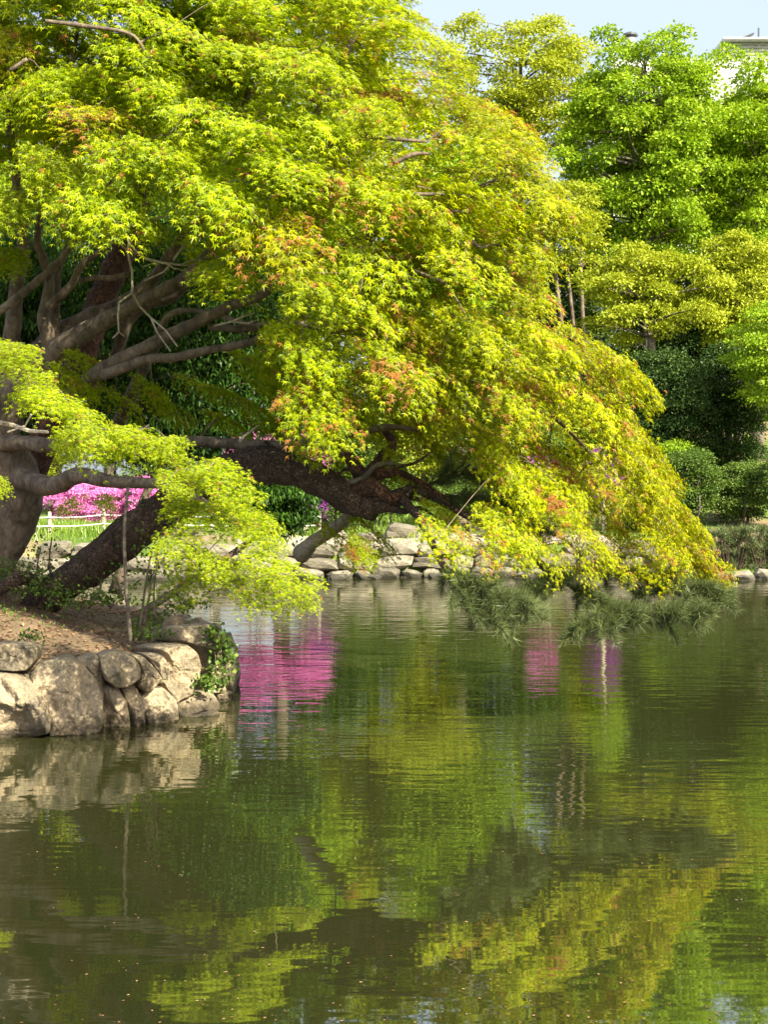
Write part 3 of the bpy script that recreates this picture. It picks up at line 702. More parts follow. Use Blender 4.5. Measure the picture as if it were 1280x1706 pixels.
for a in ([(640,842,14.3,9),(672,852,14.2,6),(700,846,14.15,3),(722,858,14.1,1.5)], [(655,835,14.3,6),(690,830,14.3,4),(720,842,14.2,2.5),(752,838,14.2,1.2)], [(632,800,14.5,5),(655,780,14.5,3.5),(690,772,14.5,2.5),(720,752,14.5,1.2)],
          [(610,800,14.6,5),(580,782,14.5,3),(560,790,14.5,2),(535,778,14.5,1)], [(470,780,14.7,6),(462,752,14.8,4),(440,735,14.8,2)]):
    limb('snag', a, 7, M_pinebark, pine, .3, False)
limb('branch', [(610,842,14.4,18),(640,838,14.3,17),(668,826,14.3,14),(690,812,14.3,9)], 12, M_pinebark, pine, .3, False)
limb('branch', [(612,825,14.5,18),(606,800,14.6,14),(590,775,14.7,11),(570,745,14.8,9),(555,725,14.9,7)], 10, M_redbark, pine, .2, False)
limb('branch', [(600,830,14.5,16),(620,790,14.6,15),(640,760,14.7,11),(655,740,14.8,8),(640,715,15,6)], 10, M_redbark, pine, .25, False)
limb('branch', [(625,790,14.5,10),(665,790,14.5,8),(700,805,14.5,7),(730,825,14.4,6),(760,850,14.3,4)], 8, M_redbark, pine, .2, False)
limb('branch', [(560,805,14.6,5),(600,800,14.5,6),(630,775,14.5,5),(660,772,14.5,4)], 8, M_greybark, pine, .2, False)
limb('branch', [(590,822,14.5,14),(620,812,14.3,15),(650,828,14.2,12),(672,822,14.2,5)], 10, M_redbark, pine, .4, False)
limb('broken_branch', [(500,925,15.6,15),(520,905,15.4,12),(550,885,15.2,11),(575,866,15,10),(594,848,14.8,9)], 10, M_palewood, pine, .2, False, 'broken pale branch propped below the trunk')
# long drooping boughs that carry the needles above the water
bough = [
 [(668,828,14.3,9),(700,865,13.7,7),(722,908,13.0,6),(742,945,12.8,5.5),(775,970,12.8,4.5),(820,990,12.8,3.5),(870,1012,12.9,2.2)],
 [(735,930,12.85,4),(752,968,12.8,3.5),(778,995,12.8,2.5),(800,1012,12.8,1.5)],
 [(690,812,14.3,7),(780,860,14.2,6),(860,910,14.1,5),(910,945,14,5),(950,975,13.9,4.5),(985,995,13.8,4),(1030,1015,13.7,4),(1080,1018,13.7,3),(1115,1020,13.7,2),(1150,1022,13.7,1.2)],
 [(900,935,14,4),(930,960,13.8,3),(890,985,13.7,2.5),(860,1010,13.6,2)],
 [(985,995,13.8,3),(1010,1030,13.6,2),(975,1042,13.5,1.2)],
 [(1030,1015,13.8,2.5),(1080,985,13.9,2),(1130,975,13.9,1.5),(1165,985,13.9,1.2),(1188,990,13.9,1)],
 [(950,960,14,3),(1000,945,14.1,2.5),(1060,960,14.2,2),(1110,975,14.2,1.4)],
 [(700,815,14.5,4),(760,790,14.7,3),(830,780,14.8,2),(880,800,14.8,1.4)],
 [(730,825,14.4,3),(790,830,14.5,2.5),(850,850,14.5,2),(900,880,14.5,1.4)]]
random.seed(21)
nb = 0
for bi, a in enumerate(bough):
    o = limb('bough', a, 7, M_pinebark, pine, .2, False)
    w, _ = spline([P(x, y, Y) for x, y, Y, _ in a], [q[3] for q in a], 9)
    m_ = MB(); st = {0: .50, 1: .6, 2: .45, 3: .15, 4: .15, 5: .15, 6: .1, 7: .1, 8: .1}[bi]
    for q in range(int(len(w)*st), len(w)):
        p = w[q]; t = (w[min(q+1, len(w)-1)]-w[q-1]).normalized()
        for _ in range(2 if bi in (5, 6, 7, 8) else 3):
            dr = (t*.7+Vector((random.uniform(-.7, .7), random.uniform(-.9, .9), random.uniform(-.35, .45)))).normalized()
            L = random.uniform(.08, .30); e = p+dr*L+Vector((0, 0, -.02))
            m_.tube([p, (p+e)/2+Vector((0, 0, .01)), e], [.005, .004, .003], 4, cap=False)
            add_tuft(e, dr, o); nb += 1
            if L > .18: add_tuft(p+(e-p)*.55, dr, o, .9); nb += 1
    # twigs belong to the bough mesh
    mt = bpy.data.meshes.new('twig'); mt.from_pydata(m_.v, [], m_.f); mt.materials.append(M_pinebark)
    t_ = link('twig', mt, o); t_.location = -wloc(o)
print('tufts', nb)
pine2 = empty('red_pine', P(150, 700, 18.2), 'dark red barked pine trunk leaning right behind the maple limbs', 'tree')
limb('trunk', [(-20,990,18.6,30),(30,830,18.5,28),(100,680,18.3,26),(135,590,18.2,24),(160,520,18.2,24),(190,450,18.1,23),(215,390,18.1,21),(240,310,18,19),(280,180,18,15),(300,40,18,10),(310,-80,18,5)], 14, M_redbark, pine2, .2, False)

# ---------------------------------------------------------------- trees built from clumps of leaves
def clump_leaves(centers, radii, nper, size, flat=.6, tpl=RH_V, droop=False, shell=.75):
    C_ = np.repeat(np.array(centers), nper, 0); R = np.repeat(np.array(radii), nper); N = len(C_)
    d = unit(N); d[:, 2] = np.where(rng.random(N) < .72, np.abs(d[:, 2]), d[:, 2])
    rad = R*(shell+(1-shell)*rng.random(N))*np.where(rng.random(N) < .25, rng.random(N), 1)
    jit = 1+rng.normal(0, .16, N)
    pos = C_+d*(rad*jit)[:, None]*[1, 1, flat]
    if droop: a = np.array([0, 0, -1])+rng.normal(size=(N, 3))*.5; nrm = unit(N)
    else: a = d*.9+np.array([0, 0, -.35])+unit(N)*.7; nrm = d*.5+np.array([0, 0, .8])+unit(N)*.75
    V, T = lay(tpl, RH_T, pos, a, nrm, size*rng.uniform(.7, 1.25, N))
    tone = np.repeat(rng.uniform(-.15, .15, len(centers)), nper)
    return V, T, np.repeat(np.clip(rng.random(N)*.85+.08+tone, 0, 1), len(tpl))
def tree(name, label, px, Y, top, bot, halfw, nclump, cr_, nper, size, mat, bark=M_greybark, trw=.16, lean=0, seed=1, group=None, flat=.6, depth=None, basez=None,
         cat='tree', droop=False, tpl=RH_V, shape=1.0, low=.25, trunks=1, extra=None, tprof=2.2):
    """px column, Y distance, top/bot rows of the crown, half width in photo pixels"""
    global rng
    rng = np.random.default_rng(seed); random.seed(seed)
    cx = (px-640)/F_PX*Y; bz = float(land_h(cx, Y)) if basez is None else basez
    zt = P(0, top, Y).z; zb = P(0, bot, Y).z; hw = halfw/F_PX*Y; dp = depth or hw*.85
    t = empty(name, (cx-lean, Y, bz), label, cat, group)
    cz = (zt+zb)/2; rz = (zt-zb)/2
    cs = []; tries = 0
    while len(cs) < nclump and tries < 9000:
        tries += 1
        d = Vector(rng.normal(size=3)).normalized(); rr = (random.random() if random.random() < low else random.uniform(.72, 1))
        sq = lambda v_: math.copysign(abs(v_)**shape, v_)
        p = Vector((cx+sq(d.x)*rr*max(.1, hw-cr_*.7), Y+sq(d.y)*rr*max(.1, dp-cr_*.6), cz+d.z*rr*max(.1, rz-cr_*.5)))
        if any((p-q).length < cr_*.85*(1-tries/9000) for q in cs): continue
        cs.append(p)
    if extra: cs += [P(*e) for e in extra]
    m_ = MB(); base = Vector((cx-lean, Y, bz-.2)); fork = Vector((cx, Y, zb+(zt-zb)*.25)) if zb > bz+.4 else Vector((cx, Y, bz+(zt-bz)*.3))
    mains = []
    for k in range(trunks):
        off = Vector((0 if trunks == 1 else (k-(trunks-1)/2)*trw*2.2, random.uniform(-.3, .3) if k else 0, 0)); fo = off*2.2
        b0 = base+off*.6; f0 = fork+fo
        w, r = spline([b0, b0.lerp(f0, .5)+Vector((random.uniform(-.15, .15), 0, 0)), f0, Vector((cx+fo.x*.9, Y, zt-cr_*1.2))], [trw*1.25, trw*.9, trw*.7, trw*.15], 6)
        m_.tube(w, r, 9, .1); mains += list(zip(w, r))
    up = [q for q in mains if q[0].z > fork.z-(fork.z-bz)*.35]
    for c in cs:
        q = min(up, key=lambda q: (q[0]-c).length+.6*max(0, q[0].z-c.z+.5))
        r0 = min(q[1]*.7, .022+.016*(q[0]-c).length)
        w, r = spline([q[0], (q[0]+c)/2+Vector((random.uniform(-.2, .2), random.uniform(-.2, .2), .1)), c], [r0, r0*.6, r0*.25], 3)
        m_.tube(w, r, 5, cap=False)
    m_.build('trunk', bark, t, smooth=True)
    V, T, rn = clump_leaves([tuple(c) for c in cs], [cr_*random.uniform(.75, 1.2) for _ in cs], int(nper*3.3), size*.8, flat, tpl, droop)
    link('crown', mesh_np('crown', V, T, mat, rn), t)
    return t

tree('broadleaf_tree', 'tall bright green tree right of centre, its rounded leafy top below the roof vents', 1075, 48, 48, 480, 155, 190, .56, 90, .17, M_far_a, trw=.2, seed=31, extra=[(1010,60,48),(960,190,47.5),(940,260,47),(1000,330,47),(1130,60,48),(1180,110,48)])
tree('broadleaf_tree', 'bright green tree cut by the right frame edge, standing below the white roof', 1265, 49, 98, 470, 120, 130, .56, 90, .17, M_far_a, trw=.2, seed=32, depth=3, extra=[(1212,92,49),(1245,106,48.6),(1290,104,49)])
tree('broadleaf_tree', 'loose yellow green tree with sky showing through, just right of the maple top', 868, 56, 18, 300, 150, 75, .72, 120, .17, M_far_b, trw=.2, seed=33, flat=.5, extra=[(760,50,56),(785,36,56),(745,85,55.5),(800,70,56)])
tree('broadleaf_tree', 'small airy yellowish tree with bent bare stems, tucked right of the maple edge', 945, 46, 285, 470, 75, 26, .6, 110, .14, M_far_b, bark=M_bark, trw=.085, seed=34, flat=.4, trunks=3, lean=-.9)
tree('broadleaf_tree', 'low yellow green tree with flat leaf layers and a thick straight trunk', 1085, 43, 400, 590, 135, 46, .52, 150, .13, M_far_b, trw=.16, seed=35, flat=.55, low=.6)
tree('broadleaf_tree', 'yellow green layered tree against the right frame edge, below the bright tall one', 1225, 44, 370, 600, 80, 38, .5, 150, .13, M_far_b, trw=.14, seed=36, flat=.6, low=.6)
tree('broadleaf_tree', 'vivid green tree spreading in layers at the right frame edge, before the dark trees', 1320, 38, 470, 720, 120, 40, .6, 190, .11, M_far_a, trw=.12, seed=37, flat=.35)
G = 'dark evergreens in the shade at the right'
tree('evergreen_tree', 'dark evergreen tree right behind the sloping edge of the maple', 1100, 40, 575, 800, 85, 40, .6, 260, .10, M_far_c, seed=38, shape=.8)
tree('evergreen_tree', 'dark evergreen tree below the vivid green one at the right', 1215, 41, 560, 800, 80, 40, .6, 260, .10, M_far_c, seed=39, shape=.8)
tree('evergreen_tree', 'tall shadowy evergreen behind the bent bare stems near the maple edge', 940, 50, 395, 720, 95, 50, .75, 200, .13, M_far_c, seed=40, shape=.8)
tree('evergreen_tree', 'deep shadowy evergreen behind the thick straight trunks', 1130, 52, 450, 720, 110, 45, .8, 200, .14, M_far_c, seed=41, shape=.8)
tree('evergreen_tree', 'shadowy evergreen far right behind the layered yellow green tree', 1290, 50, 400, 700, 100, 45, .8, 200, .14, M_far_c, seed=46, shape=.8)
sh = lambda *a, **k: tree('shrub', *a, cat='shrub', trw=.03, trunks=3, **k)
sh('mid green shrub with arching stems below the dark evergreens', 1150, 37, 740, 870, 60, 30, .35, 220, .07, M_mid, seed=51, shape=.8)
sh('grey green rounded shrub at the right frame edge above the pine scrub', 1235, 37.5, 765, 880, 55, 30, .35, 220, .07, M_mid, seed=52, shape=.8)
sh('dusty green shrub half hidden behind the maple tips', 1085, 36.5, 800, 900, 60, 26, .35, 200, .07, M_mid, seed=53, shape=.8)
sh('small leafy shrub cut by the right frame edge', 1310, 36.5, 740, 880, 45, 24, .35, 200, .07, M_mid, seed=54, shape=.8)
# low pine scrub above the right shore
random.seed(61)
fine = [tuft_mesh(20+s, 50, .2) for s in range(3)]
for k, (px, w_, lab) in enumerate(((1215, 38, 'low grey green pine scrub at the water edge, just right of the maple tip'), (1275, 40, 'low grey green pine scrub touching the right frame edge by the shore'), (1130, 40, 'low pine scrub on the shore hidden behind the maple tip'))):
    Y0 = 33.65; t = empty('pine_scrub', ((px-640)/F_PX*Y0, Y0, .7), lab, 'shrub'); m_ = MB()
    V = []; T = []; rn = []; nV = 0
    for q in range(110):
        p = P(px+random.uniform(-w_, w_), random.uniform(882, 958), Y0+random.uniform(-.35, .6)); b0 = Vector((t.location.x+(p.x-t.location.x)*.4, p.y, .1))
        m_.tube([b0, p], [.012, .006], 4, cap=False)
        n_ = 90; d = rng.normal(size=(n_, 3)); d[:, 2] = np.abs(d[:, 2])+.35
        v_, t_ = lay(np.array([(0, -.03, 0), (0, .03, 0), (1, 0, 0)]), np.array([(0, 1, 2)]), np.tile(np.array(p), (n_, 1))+rng.normal(0, .03, (n_, 3)), d, unit(n_), rng.uniform(.1, .22, n_))
        V.append(v_); T.append(t_+nV); nV += len(v_); rn.append(np.repeat(rng.random(n_), 3))
    m_.build('stems', M_pinebark, t); link('needles', mesh_np('needles', np.vstack(V), np.vstack(T), M_pine, np.concatenate(rn)), t)

# trees hidden behind the maple but mirrored in the pond
BK = [(-120, 46, 60, 620, 150, M_far_a, 'a'), (90, 50, 20, 600, 150, M_far_b, 'b'), (300, 47, -20, 620, 140, M_far_a, 'c'), (470, 43, 120, 640, 120, M_far_a, 'd'), (620, 50, 60, 600, 150, M_far_b, 'e'), (770, 46, 200, 640, 130, M_far_a, 'f')]
LB = ['leafy green tree beyond the far lawn, outside the left frame edge', 'loose yellow green tree beyond the azaleas at far left', 'green tree whose top shows in the sky gap above the maple crown', 'green tree behind the pink azaleas mirrored in the pond', 'yellow green tree behind the middle of the maple crown', 'green tree behind the right half of the maple crown']
for k, (px, Y, tp, bt, hw, mt, _) in enumerate(BK):
    tree('broadleaf_tree', LB[k], px, Y, tp, bt, hw, 62, .95, 130, .2, mt, trw=.22, seed=70+k)
for k, (px, Y, tp, bt, hw) in enumerate(((560, 41, 640, 850, 90), (700, 42, 560, 850, 110), (860, 41, 600, 850, 100), (980, 41.5, 640, 850, 80), (250, 46, 600, 850, 110), (30, 48, 600, 860, 130))):
    tree('bushy_tree', ['round leafy tree above the far wall behind the pine stump', 'broad yellow green bushy tree behind the pine boughs', 'round dark green bushy tree behind the drooping maple leaves at right', 'yellow green bushy tree beside the maple edge, near the far shore', 'dark green bushy tree beyond the pink azaleas at left', 'yellow green bushy tree left of the maple trunk beyond the lawn'][k],
         px, Y, tp, bt, hw, 40, .6, 190, .11, M_mid if k % 2 == 0 else M_far_b, seed=90+k, shape=.85)
for k, (px, tp, hw, lab) in enumerate(((1075, 110, 130, 'bright green tree filling the gaps behind the tallest tree right of centre'), (1240, 160, 130, 'bright green tree filling the gaps behind the tree at the right frame edge'), (360, 150, 170, 'tall green tree far behind the azaleas, seen only in gaps of the maple'), (560, 200, 150, 'tall green tree far behind the pine stump, seen only in gaps'), (740, 260, 120, 'green tree far behind the middle right of the maple'), (180, 250, 150, 'green tree far behind the rope fence'), (-60, 250, 170, 'green tree far behind, cut by the left frame edge'))):
    tree('broadleaf_tree', lab, px, 58, tp, 730, hw, 60, 1.1, 120, .24, M_far_a if k < 2 else M_far_b if k % 2 else M_mid, trw=.22, seed=170+k, low=.4)
# slender pale trunk mirrored in the pond
tree('birch_tree', 'slender pale stemmed young tree near the far shore, mirrored as a pale line', 1008, 36.5, 610, 760, 40, 12, .4, 90, .09, M_far_a, bark=M_palewood, trw=.06, seed=99)

# ---------------------------------------------------------------- azaleas
def azalea(label, px, Y, top, bot, hw, mat, seed, n=40, depth=None):
    t = tree('azalea_bush', label, px, Y, top, bot, hw, n, .3, 230, .055, mat, trw=.03, seed=seed, cat='azalea', trunks=3, shape=.9, flat=.7, depth=depth, tpl=RH_V*[1, 1.5, 1])
    c = P(px, (top+bot)/2, Y); h = hw/F_PX*Y; v = (bot-top)/2/F_PX*Y; d = unit(n)*(rng.random((n, 1))**.4)*[h, h*.85, v]    # green shoots between the flowers
    V, T, rn = clump_leaves(np.array(c)+d, np.full(n, .14), 90, .05, .8)
    link('leaves', mesh_np('leaves', V, T, M_mid, rn), t); return t
azalea('big azalea covered in pink flowers behind the rope fence at left', 150, 42, 795, 890, 80, M_pink, 111, 60)
azalea('pink azalea right of the big one, half behind the leaning pine', 250, 41.5, 790, 885, 45, M_pink, 112, 40)
azalea('tall pink azalea on the slope behind the low maple lobe, mirrored in the pond', 425, 38, 712, 815, 50, M_pink, 113, 55)
azalea('tall pink azalea next to the mirrored one, nearer the pine stump', 505, 38.5, 722, 815, 45, M_pink, 114, 50)
azalea('purple azalea glimpsed under the pine trunk', 545, 37.5, 800, 870, 30, M_purple, 115, 24)
azalea('small pink azalea behind the hanging pine boughs', 905, 37.5, 755, 830, 28, M_pink, 116, 9)
azalea('purple azalea beside the small pink one on the right slope', 1000, 37.8, 745, 840, 40, M_purple, 117, 9)
sh('light green shrub on the right slope behind the maple tips', 1120, 39, 735, 815, 50, 26, .35, 200, .08, M_far_a, seed=118, shape=.8)
sh('olive shrub on the slope behind the pine stump', 640, 37, 770, 870, 60, 26, .35, 200, .07, M_mid, seed=119, shape=.8)
sh('round clipped shrub on the slope behind the pine boughs', 790, 37, 765, 870, 70, 30, .35, 200, .07, M_mid, seed=120, shape=.8)
sh('grey leaved shrub at the foot of the slope under the pine trunk', 575, 36.3, 825, 880, 28, 14, .25, 160, .06, M_mid, seed=121, shape=.8)

# weeping dark tree on the island behind the maple
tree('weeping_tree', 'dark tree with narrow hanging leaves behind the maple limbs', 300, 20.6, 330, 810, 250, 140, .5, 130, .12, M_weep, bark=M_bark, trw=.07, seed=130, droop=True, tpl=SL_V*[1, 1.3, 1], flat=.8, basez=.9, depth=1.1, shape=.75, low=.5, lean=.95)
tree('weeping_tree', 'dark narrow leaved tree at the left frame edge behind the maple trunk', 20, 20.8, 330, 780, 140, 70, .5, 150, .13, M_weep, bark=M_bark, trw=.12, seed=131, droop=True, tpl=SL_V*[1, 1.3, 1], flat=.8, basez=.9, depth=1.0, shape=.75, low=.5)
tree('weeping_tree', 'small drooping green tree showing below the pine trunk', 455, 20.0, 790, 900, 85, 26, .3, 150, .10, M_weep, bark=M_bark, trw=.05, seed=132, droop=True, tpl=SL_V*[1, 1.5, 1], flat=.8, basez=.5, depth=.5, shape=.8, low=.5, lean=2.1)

# ---------------------------------------------------------------- plants on the island
def leaf_points(pts, size, mat, name, parent, tpl=RH_V, up=.5):
    pts = np.array(pts); N = len(pts)
    V, T = lay(tpl, RH_T, pts, unit(N)+[0, 0, -.1], unit(N)*.7+[0, -.3, up], size*rng.uniform(.7, 1.3, N))
    return link(name, mesh_np(name, V, T, mat, np.repeat(rng.random(N), len(tpl))), parent)
def sapling(label, stems, nleaf, size, mat, lean=.0, cat='sapling', spread=.12, lo=.35, name='sapling', bark=None):
    x0, y0, Y0, _ = (*stems[0][0], 0)[:4]
    base = P(x0, y0, Y0); t = empty(name, base, label, cat); pts = []
    for st in stems:
        w, r = spline([P(a, b_, Y0+c) for a, b_, c in [(q[0], q[1], q[2]-Y0) for q in st]], [.014-.009*k/len(st) for k in range(len(st))], 6)
        m_ = MB(); m_.tube(w, r, 6); m_.build('stem', bark or M_bark, t, smooth=True)
        for _ in range(nleaf//len(stems)):
            q = w[int(len(w)*(lo+(1-lo)*random.random())) if lo < 1 else -1]; d = Vector(rng.normal(size=3))*spread
            pts.append(tuple(q+d))
    if nleaf: leaf_points(pts, size, mat, 'leaves', t)
    return t
random.seed(140); rng = np.random.default_rng(140)
sapling('slim sapling of three dark stems growing from the soil near the boulder wall', [[(230,1068,14.9),(240,990,14.9),(250,930,14.9),(262,890,14.9)], [(232,1068,14.9),(247,1000,14.95),(258,940,15),(270,880,15)], [(258,1030,15.4),(256,985,15.4),(262,930,15.4)]], 260, .05, M_mid, spread=.13)
st = empty('wooden_stake', P(217, 1068, 14.6), 'thin upright grey stake tied to the low maple limb', 'stake')
m_ = MB(); w, r = spline([P(217,1072,14.6), P(209,960,14.65), P(207,880,14.7), P(213,812,14.8)], [.022, .019, .017, .015], 8); m_.tube(w, r, 8, .15); m_.build('pole', M_greybark, st, smooth=True)
m_ = MB(); m_.tube([P(207,822,14.79), P(219,822,14.79)], [.022, .022], 8); m_.build('binding', M_bark, st)
sapling('thin leafy seedling on the soil edge with pale water behind', [[(165,990,16),(168,965,16),(160,945,16)], [(205,1000,15.6),(195,970,15.6),(185,955,15.6)]], 110, .045, M_mid, spread=.14, name='seedling', cat='seedling')
sapling('wispy seedling left of the leaning pine foot', [[(85,985,17),(82,930,17),(86,895,17)], [(60,985,17),(62,940,17),(68,910,17)]], 120, .045, M_mid, spread=.13, name='seedling', cat='seedling')
sapling('dead white twiggy bush on the far bank beside the fence', [[(65,925,34.9),(62,900,34.9),(55,880,34.9)], [(63,925,34.9),(70,900,34.9),(78,888,34.9)], [(60,925,34.9),(50,905,34.9),(47,888,34.9)], [(64,925,34.9),(58,900,34.9),(66,878,34.9)]], 0, .03, M_mid, name='dead_bush', cat='bush', bark=M_palewood)
# ivy on the corner of the wall
iv = empty('ivy', P(360, 1090, 14.6), 'dark ivy trailing down the corner of the boulder wall to the water', 'ivy'); pts = []
for k in range(420):
    t = random.random(); x_ = 352+14*math.sin(t*4)+random.gauss(0, 9)*(1+.5*t)+14*t; y_ = 1045+105*t+random.gauss(0, 4); pts.append(tuple(P(x_, y_, 14.75+random.uniform(-.12, .1))))
for k in range(90): pts.append(tuple(P(345+random.gauss(0, 12), 1138+random.gauss(0, 7), 14.4+random.uniform(-.1, .05))))
leaf_points(pts, .05, M_mid, 'leaves', iv, RH_V*[1, 1.5, 1]); m_ = MB()
for k in range(5): m_.tube([P(350+k*4, 1045, 14.8), P(358+k*5, 1090, 14.7), P(362+k*6, 1140, 14.6)], [.005, .004, .003], 4, cap=False)
m_.build('stems', M_bark, iv)
def bushlet(label, px, py, Y, r, n, mat=M_mid, size=.045, name='low_plant'):
    c = P(px, py, Y); t = empty(name, c, label, 'plant')
    d = rng.normal(size=(n, 3)); d /= np.linalg.norm(d, axis=1, keepdims=True); d[:, 2] = np.abs(d[:, 2])
    leaf_points(np.array(c)+d*(r*rng.random(n)**.5)[:, None]*[1.3, 1, .75], size, mat, 'leaves', t); m_ = MB()
    for k in range(7): e = c+Vector((random.uniform(-r, r), random.uniform(-r, r)*.7, random.uniform(.3, .7)*r)); m_.tube([c-Vector((0, 0, .05)), e], [.005, .003], 4, cap=False)
    m_.build('stems', M_bark, t)
bushlet('green leafy plant at the foot of the maple trunk', 60, 990, 16.0, .38, 480)
bushlet('dense green plant left of the leaning pine foot', 25, 965, 16.3, .35, 380)
bushlet('small upright green plant right of the slim sapling stems', 248, 1062, 14.7, .2, 170)
bushlet('tiny green weed on the soil above the big boulder', 48, 1066, 13.9, .13, 70)
bushlet('green tuft on the soil in front of the pale rock', 268, 1040, 15.6, .28, 220)
bushlet('dark green plant behind the pale rock by the wall top', 305, 1015, 16.0, .26, 200)
bushlet('low green plant in the middle of the bare soil', 130, 1010, 15.8, .3, 240)
bushlet('green plant on the soil between the stake and the pine foot', 185, 1005, 16.2, .22, 150)
# leaf litter over the soil, weeds between
N = 11000; px = rng.uniform(-9, -1.7, N); py = rng.uniform(12.9, 19, N); keep = []
for x_, y_ in zip(px, py):
    d = seg_dist(x_, y_, ISL)
    if d > .12: keep.append((x_, y_, isl_h(x_, y_, d)+.012))
keep = np.array(keep); N = len(keep)
V, T = lay(RH_V, RH_T, keep, unit(N)*[1, 1, .25], unit(N)*.35+[0, 0, 1], rng.uniform(.02, .06, N))
tag(link('leaf_litter', mesh_np('leaf_litter', V, T, M_litter, np.repeat(rng.random(N), 4))), 'dry brown leaf litter strewn over the island soil', 'leaf litter', kind='stuff')
N = 1500; c_ = keep[rng.choice(len(keep), 60)]; pts = c_[rng.integers(0, 60, N)]+rng.normal(0, 1, (N, 3))*[.16, .16, 0]
pts[:, 2] = [isl_h(a, b_)+.02+.04*random.random() for a, b_, _ in pts]; pts = pts[pts[:, 2] > .3]; N = len(pts)
V, T = lay(RH_V, RH_T, pts, unit(N)+[0, 0, .4], unit(N)*.5+[0, -.2, 1], rng.uniform(.02, .05, N))
tag(link('weeds', mesh_np('weeds', V, T, M_mid, np.repeat(rng.random(N), 4))), 'small green weeds sprouting from the island soil', 'weeds', kind='stuff')
# lawn on the far bank
N = 42000; gx_ = rng.uniform(-15, 2, N); gy_ = rng.uniform(34.6, 43, N); gz = land_h(gx_, gy_)
keepm = ~((gy_-shore_y(gx_) < 2.5) & (rng.random(N) < .85)); gx_, gy_, gz = gx_[keepm], gy_[keepm], gz[keepm]; N = len(gx_)
V, T = lay(np.array([(0, -.07, 0), (0, .07, 0), (1, 0, .1)]), np.array([(0, 1, 2)]), np.stack([gx_, gy_, gz], 1), unit(N)*.4+[0, 0, 1], unit(N)+[0, -1, 0], rng.uniform(.08, .24, N)*(1+.5*np.sin(gx_*1.7)*np.sin(gy_*1.3)))
tag(link('grass', mesh_np('grass', V, T, M_grass, np.repeat(rng.random(N), 3))), 'bright green grass on the far bank behind the rope fence', 'grass', kind='stuff')

# pollen and shed leaf scraps floating on the pond
N = 900; fy = 6.3+rng.random(N)**1.7*22; fx = rng.uniform(-.3, .3, N)*fy; ok = np.array([not inpoly(a, b_, ISL) for a, b_ in zip(fx, fy)]); fx, fy = fx[ok], fy[ok]; N = len(fx)
V, T = lay(RH_V, RH_T, np.stack([fx, fy, np.full(N, .006)], 1), unit(N)*[1, 1, 0], np.tile([0, 0, 1.], (N, 1)), rng.uniform(.006, .022, N)); V[:, 2] = .005
tag(link('floating_scraps', mesh_np('floating_scraps', V, T, M_litter, np.repeat(rng.random(N), 4))), 'tiny petals and leaf scraps floating on the pond', 'floating scraps', kind='stuff')

# rope fence on the far lawn
fe = empty('rope_fence', P(120, 905, 36.2), 'low rope fence with short wooden posts and two white ropes before the azaleas', 'fence')
posts = []
for px_ in range(-8, 560, 90):
    x_ = (px_-640)/F_PX*36.2; z0 = float(land_h(x_, 36.2)); posts.append((x_, z0))
    m_ = MB(); m_.tube([(x_, 36.2, z0-.1), (x_, 36.2, z0+.52), (x_, 36.2, z0+.56)], [.05, .048, .035], 8, .05); m_.build('post', M_palewood, fe)
for hh in (.42, .2):
    for (xa, za), (xb, zb_) in zip(posts[:-1], posts[1:]):
        m_ = MB(); m_.tube([(xa+(xb-xa)*t, 36.13, (za+(zb_-za)*t)+hh-.12*t*(1-t)) for t in (0, .25, .5, .75, 1)], [.013]*5, 5); m_.build('rope', M_rope, fe)

# ---------------------------------------------------------------- building beyond the trees
M_panel = solid('white_panel', (.46, .47, .48), (.52, .53, .54), .4, .6, .05, 5)
M_grey = solid('grey_metal', (.05, .055, .06), (.08, .085, .09), 1, .5, .05, 10)
M_glass, n, l, out = newmat('window_glass'); b_ = n.new('ShaderNodeBsdfPrincipled'); b_.inputs['Base Color'].default_value = (.05, .07, .09, 1); b_.inputs['Roughness'].default_value = .08; l.new(b_.outputs[0], out.inputs[0])
YB = 95.0
bl = empty('office_building', (25, YB, 4), 'white flat roofed building rising behind the trees at the upper right', 'building')
def xz(px, py): q = P(px, py, YB); return q.x, q.z
def bx(name, px0, px1, py0, py1, d0, d1, mat, parent=None):
    x0, z1 = xz(px0, py0); x1, z0 = xz(px1, py1); m_ = MB(); m_.box(x0, x1, YB+d0, YB+d1, z0, z1); return m_.build(name, mat, parent or bl)
bx('wall', 1020, 1620, 98, 770, 0, 22, M_panel)
bx('wall', 860, 1019.9, 415, 770, 3, 18, M_panel)
bx('parapet', 1205, 1620, 64, 67, -.3, 22.3, M_panel); bx('parapet', 1205, 1620, 67.1, 97.9, .5, 21.5, M_panel)
for k in range(5): bx('rail', 1206, 1619, 70+k*5.5, 71.0+k*5.5, .35, .45, M_panel)
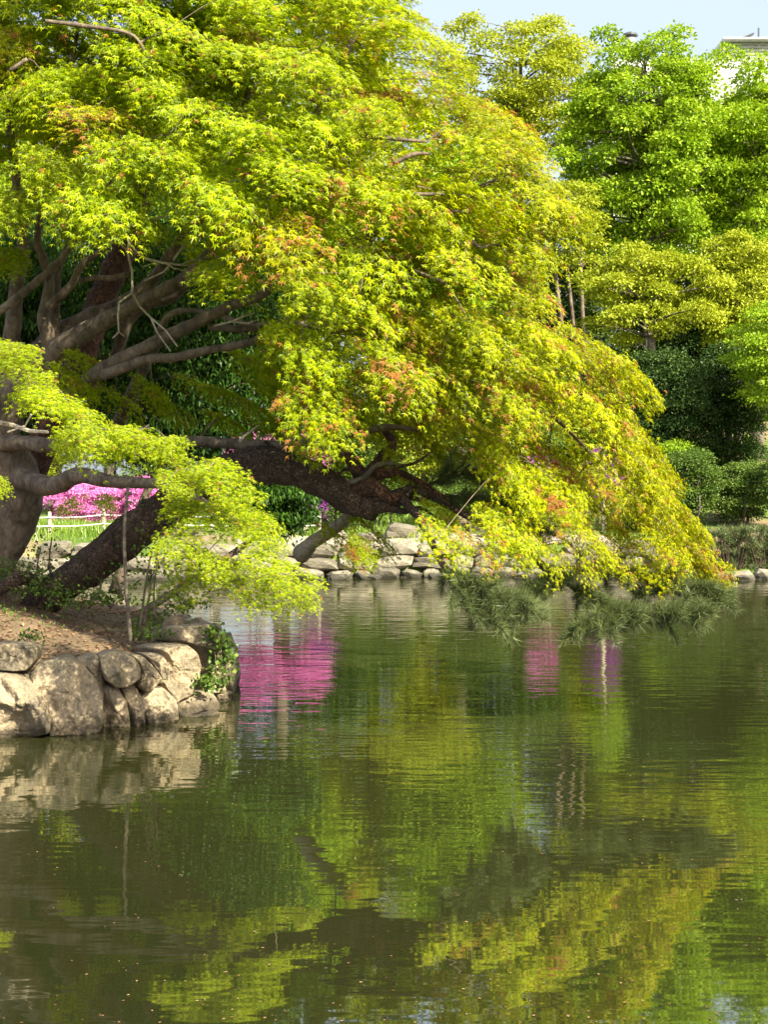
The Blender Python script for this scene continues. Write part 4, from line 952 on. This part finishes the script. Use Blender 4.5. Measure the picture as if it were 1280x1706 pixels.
q = [xz(1213, 63.8), xz(1267, 44), xz(1268, 63.8)]; m_ = MB(); m_.prism(q[::-1], YB+2, YB+12); m_.build('roof_wedge', M_panel, bl)
q = [xz(1209, 64), xz(1268, 41.5), xz(1268, 43.8), xz(1213, 64)]; m_ = MB(); m_.prism(q[::-1], YB+1.6, YB+12.4); m_.build('roof_edge', M_grey, bl)
bx('post', 1271, 1273, 38, 63.8, 1, 1.15, M_grey)
for r_ in range(9):
    for c_ in range(13):
        x_ = 1030+c_*45; y_ = 170+r_*64
        w_ = bx('window', x_, x_+30, y_, y_+34, -.12, -.01, M_grey); bx('pane', x_+2, x_+28, y_+2, y_+32, -.16, -.125, M_glass, w_).location = -wloc(w_)
for r_ in range(4):
    for c_ in range(3):
        x_ = 872+c_*38; y_ = 440+r_*72
        w_ = bx('window', x_, x_+24, y_, y_+34, 2.88, 2.99, M_grey); bx('pane', x_+2, x_+22, y_+2, y_+32, 2.84, 2.875, M_glass, w_).location = -wloc(w_)
for px_, top, r_, cap in ((1068, 33, 8.5, 13.5), (1047, 21, 4, 7)):
    x_, zt = xz(px_, top); _, zb_ = xz(0, 97.9); y_ = YB+4+(0 if r_ > 5 else 2); k = YB/F_PX
    o_ = MB(); o_.tube([(x_, y_, zb_), (x_, y_, zt)], [r_*k, r_*k], 16); vo = o_.build('roof_vent', M_panel, bl, smooth=False)
    o_ = MB(); o_.tube([(x_, y_, zt+.14), (x_, y_, zt+.28), (x_, y_, zt+.45)], [cap*k, cap*k*.9, .05], 16); hd = o_.build('hood', M_grey, vo); hd.location = -wloc(vo)
    for a in (0, 2.1, 4.2):
        o_ = MB(); o_.tube([(x_+math.cos(a)*r_*k*.9, y_+math.sin(a)*r_*k*.9, zt), (x_+math.cos(a)*r_*k*.9, y_+math.sin(a)*r_*k*.9, zt+.15)], [.03, .03], 4); q_ = o_.build('strut', M_grey, vo); q_.location = -wloc(vo)
print('done', len(bpy.data.objects), sum(len(m.polygons) for m in bpy.data.meshes))
